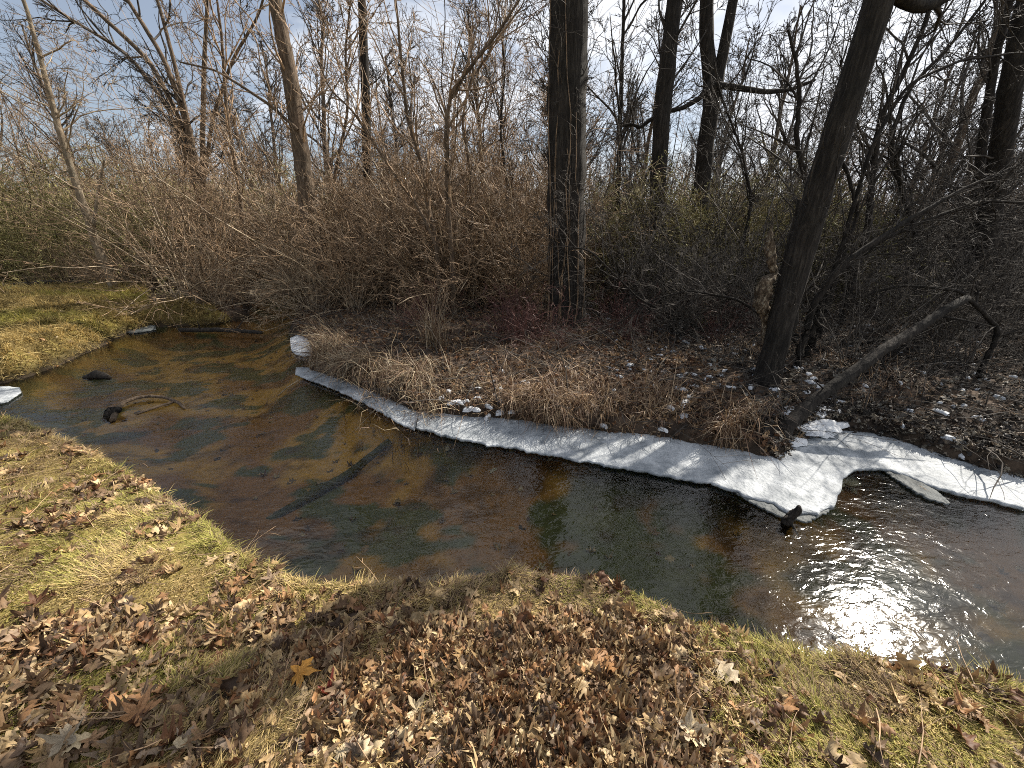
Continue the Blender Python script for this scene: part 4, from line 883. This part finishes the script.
# straw hanging over the far bank
def straw_col(xy, rg):
    red = (xy[:, :1] > -.3)*.2; c = np.array([[.46, .34, .20], [.32, .21, .12], [.18, .11, .07], [.56, .46, .31], [.13, .08, .05]])[rg.randint(0, 5, len(xy))]; return c*rg.uniform(.45, 1.05, (len(xy), 1))*(1-red*np.array([[.6, 1.0, 1.2]]))
def dens_straw(x, y):
    px, py, _ = project(np.stack([x, y, x*0+.3], -1)); d = stream_dist(x, y); gap = 1-.9*np.exp(-((px-492)/30)**2)
    return sstep(300, 340, px)*sstep(765, 680, px)*(sstep(.75, .15, d))*gap*(.04+1.3*sstep(.49, .58, fbm(x*1.9, y*1.9, 77)))
def dir_water(xy, rg):
    e = .05; gx_ = stream_dist(xy[:, 0]+e, xy[:, 1])-stream_dist(xy[:, 0]-e, xy[:, 1]); gy_ = stream_dist(xy[:, 0], xy[:, 1]+e)-stream_dist(xy[:, 0], xy[:, 1]-e)
    return np.arctan2(-gy_, -gx_)+rg.normal(0, 1.0, len(xy))
xs = sample_far(7500, 81, (-6, 5), (2.6, 9.5), .06, .8, dens_straw)
o = blades('dry_grass', xs, .42, .0034, .35, straw_col, M['straw'], rg, .62, dir_water, segs=5); tag(o, 'tangled straw-coloured grass hanging over the far bank above the ice', 'grass', kind='stuff')
xs = sample_far(9000, 82, (-6, 9), (2.6, 11), .3, 1.0, lambda x, y: sstep(.5, .62, fbm(x*.9, y*.9, 79))*.6+.04)
o = blades('dry_grass', xs, .30, .0028, .7, straw_col, M['straw'], rg, .4, segs=4); tag(o, 'flattened dry grass in patches on the woodland floor', 'grass', kind='stuff')
# individual straw tussocks
def tussock(px, py, h, n, lab, spread=.12, droop=.45, lean=.2):
    a = P(px, py, .35); rgt = np.random.RandomState(px); xy_ = np.stack([rgt.normal(0, spread, n), rgt.normal(0, spread, n)], 1)+a[:2]
    o = blades('grass_tussock', xy_, h, .003, lean, straw_col, M['straw'], rgt, droop, segs=5); tag(o, lab, 'tussock')
tussock(434, 345, .75, 260, 'tall pale straw tussock standing on the far bank left of the thick trunk', .10, .25)
tussock(385, 375, .5, 420, 'bushy straw tussock above the narrow ice ledge', .22, .6)
tussock(420, 395, .45, 380, 'drooping straw tussock at the crack between the two ice shelves', .18, .7)
tussock(580, 385, .4, 320, 'brown grass tussock on the bank right of the snow patches', .2, .6)
tussock(655, 395, .42, 360, 'drooping brown tussock above the wide part of the ice shelf', .22, .7)

# leaves sunk on the bed
rgb_ = np.random.RandomState(77); x = rgb_.uniform(-9, 4, 2600); y = rgb_.uniform(1, 9, 2600); k = (stream_dist(x, y) < -.15) & (rgb_.rand(2600) < .35)
o = leaf_mass('sunken_leaves', np.stack([x[k], y[k]], 1), .075, .12, .004, rgb_, PAL*.7, 1); tag(o, 'drowned leaves scattered over the bed of the stream', 'leaves', kind='stuff')
# twig debris on the far floor
rgd = np.random.RandomState(90); xt = sample_far(2600, 91, dmin=.1, pw=1.0); zt = height(xt[:, 0], xt[:, 1]); nb = len(xt)
D = rgd.normal(0, 1, (nb, 3)); D[:, 2] = np.abs(D[:, 2])*.35; D /= np.linalg.norm(D, axis=1, keepdims=True)
res = grow(rgd, np.stack([xt[:, 0], xt[:, 1], zt+.02], 1), D, rgd.uniform(.2, 1.1, nb), rgd.uniform(.003, .010, nb), [dict(n=5, wig=.12, up=(0, 0, -.06), kids=2, k=4, rmin=.002, lr=.5), dict(n=3, wig=.15, k=3, rmin=.002)])
o = link('twig_debris', mesh_np('twig_debris', *tubes(res)), M['twig_grey']); tag(o, 'litter of broken twigs on the woodland floor beyond the stream', 'twigs', kind='stuff')
# near bank twigs
xt = sample_near(260, .6, seed=92); zt = height(xt[:, 0], xt[:, 1]); nb = len(xt); D = rgd.normal(0, 1, (nb, 3)); D[:, 2] *= .1; D /= np.linalg.norm(D, axis=1, keepdims=True)
res = grow(rgd, np.stack([xt[:, 0], xt[:, 1], zt+.03], 1), D, rgd.uniform(.08, .35, nb), rgd.uniform(.0015, .0035, nb), [dict(n=5, wig=.1, kids=1, k=4, rmin=.001, lr=.4), dict(n=3, wig=.1, k=3, rmin=.001)])
o = link('twig_debris', mesh_np('twig_debris_near', *tubes(res)), M['twig_brown']); tag(o, 'small broken twigs lying in the near bank grass', 'twigs', kind='stuff')

# snow remnants
def snow_blobs(name, xy, size, rg, label):
    VV, FF, base = [], [], 0; z = height(xy[:, 0], xy[:, 1]); k = 18
    for (x, y), zz, s in zip(xy, z, size):
        a = np.linspace(0, 2*np.pi, k, endpoint=False); ph = rg.uniform(0, 9); r = s*(1+.35*np.sin(2*a+ph)+.22*np.sin(3*a+ph*2)+.12*np.sin(7*a+ph)); ex = rg.uniform(.45, .9); th = rg.uniform(0, 3)
        v = [np.array([[x, y, zz+.022+s*.07]])]
        for f_, hh in ((.5, .02+s*.065), (.85, .012+s*.04), (1.0, -.01)):
            lx = r*f_*np.cos(a); ly = r*f_*np.sin(a)*ex; v.append(np.stack([x+lx*np.cos(th)-ly*np.sin(th), y+lx*np.sin(th)+ly*np.cos(th), np.full(k, zz+hh)+rg.normal(0, .004, k)], 1))
        v = np.concatenate(v); i = np.arange(k)+base+1; nx = np.roll(i, -1)
        FF.append(np.stack([np.full(k, base), i, nx], 1)); FF.append(np.stack([i, i+k, nx+k], 1)); FF.append(np.stack([i, nx+k, nx], 1)); FF.append(np.stack([i+k, i+2*k, nx+2*k], 1)); FF.append(np.stack([i+k, nx+2*k, nx+k], 1))
        VV.append(v); base += len(v)
    o = link(name, mesh_np(name, np.concatenate(VV), [np.concatenate(FF)], None, True), M['snow']); tag(o, label, 'snow', kind='stuff'); return o
rgs = np.random.RandomState(12)
c = np.concatenate([np.stack([rgs.normal(490, 20, 26), rgs.normal(398, 9, 26)], 1), np.stack([rgs.uniform(440, 700, 26), rgs.uniform(368, 418, 26)], 1)])
snow_blobs('snow', np.array([P(a, b, .33)[:2] for a, b in c]), rgs.uniform(.03, .085, len(c)), rgs, 'small leftover snow crumbs on the bank above the long ice shelf')
c = np.concatenate([np.stack([rgs.normal(834, 20, 30), rgs.normal(416, 8, 30)], 1), np.stack([rgs.uniform(770, 1000, 36), rgs.uniform(375, 440, 36)], 1), np.stack([rgs.normal(740, 40, 14), rgs.normal(375, 12, 14)], 1)])
snow_blobs('snow', np.array([P(a, b, .33)[:2] for a, b in c]), np.concatenate([rgs.uniform(.08, .20, 30), rgs.uniform(.012, .07, 50)]), rgs, 'patches of old snow around the foot of the leaning log')
xs = sample_far(420, 95, (1.5, 11), (4.2, 13), .5, .8); snow_blobs('snow', xs, rgs.uniform(.012, .05, len(xs)), rgs, 'tiny snow and painted leaf-glint specks scattered over the dark right-hand woodland floor')  # white specks serve as snow and as painted glints of backlit leaves
print('objects', len(bpy.data.objects), 'verts', sum(len(me.vertices) for me in bpy.data.meshes))
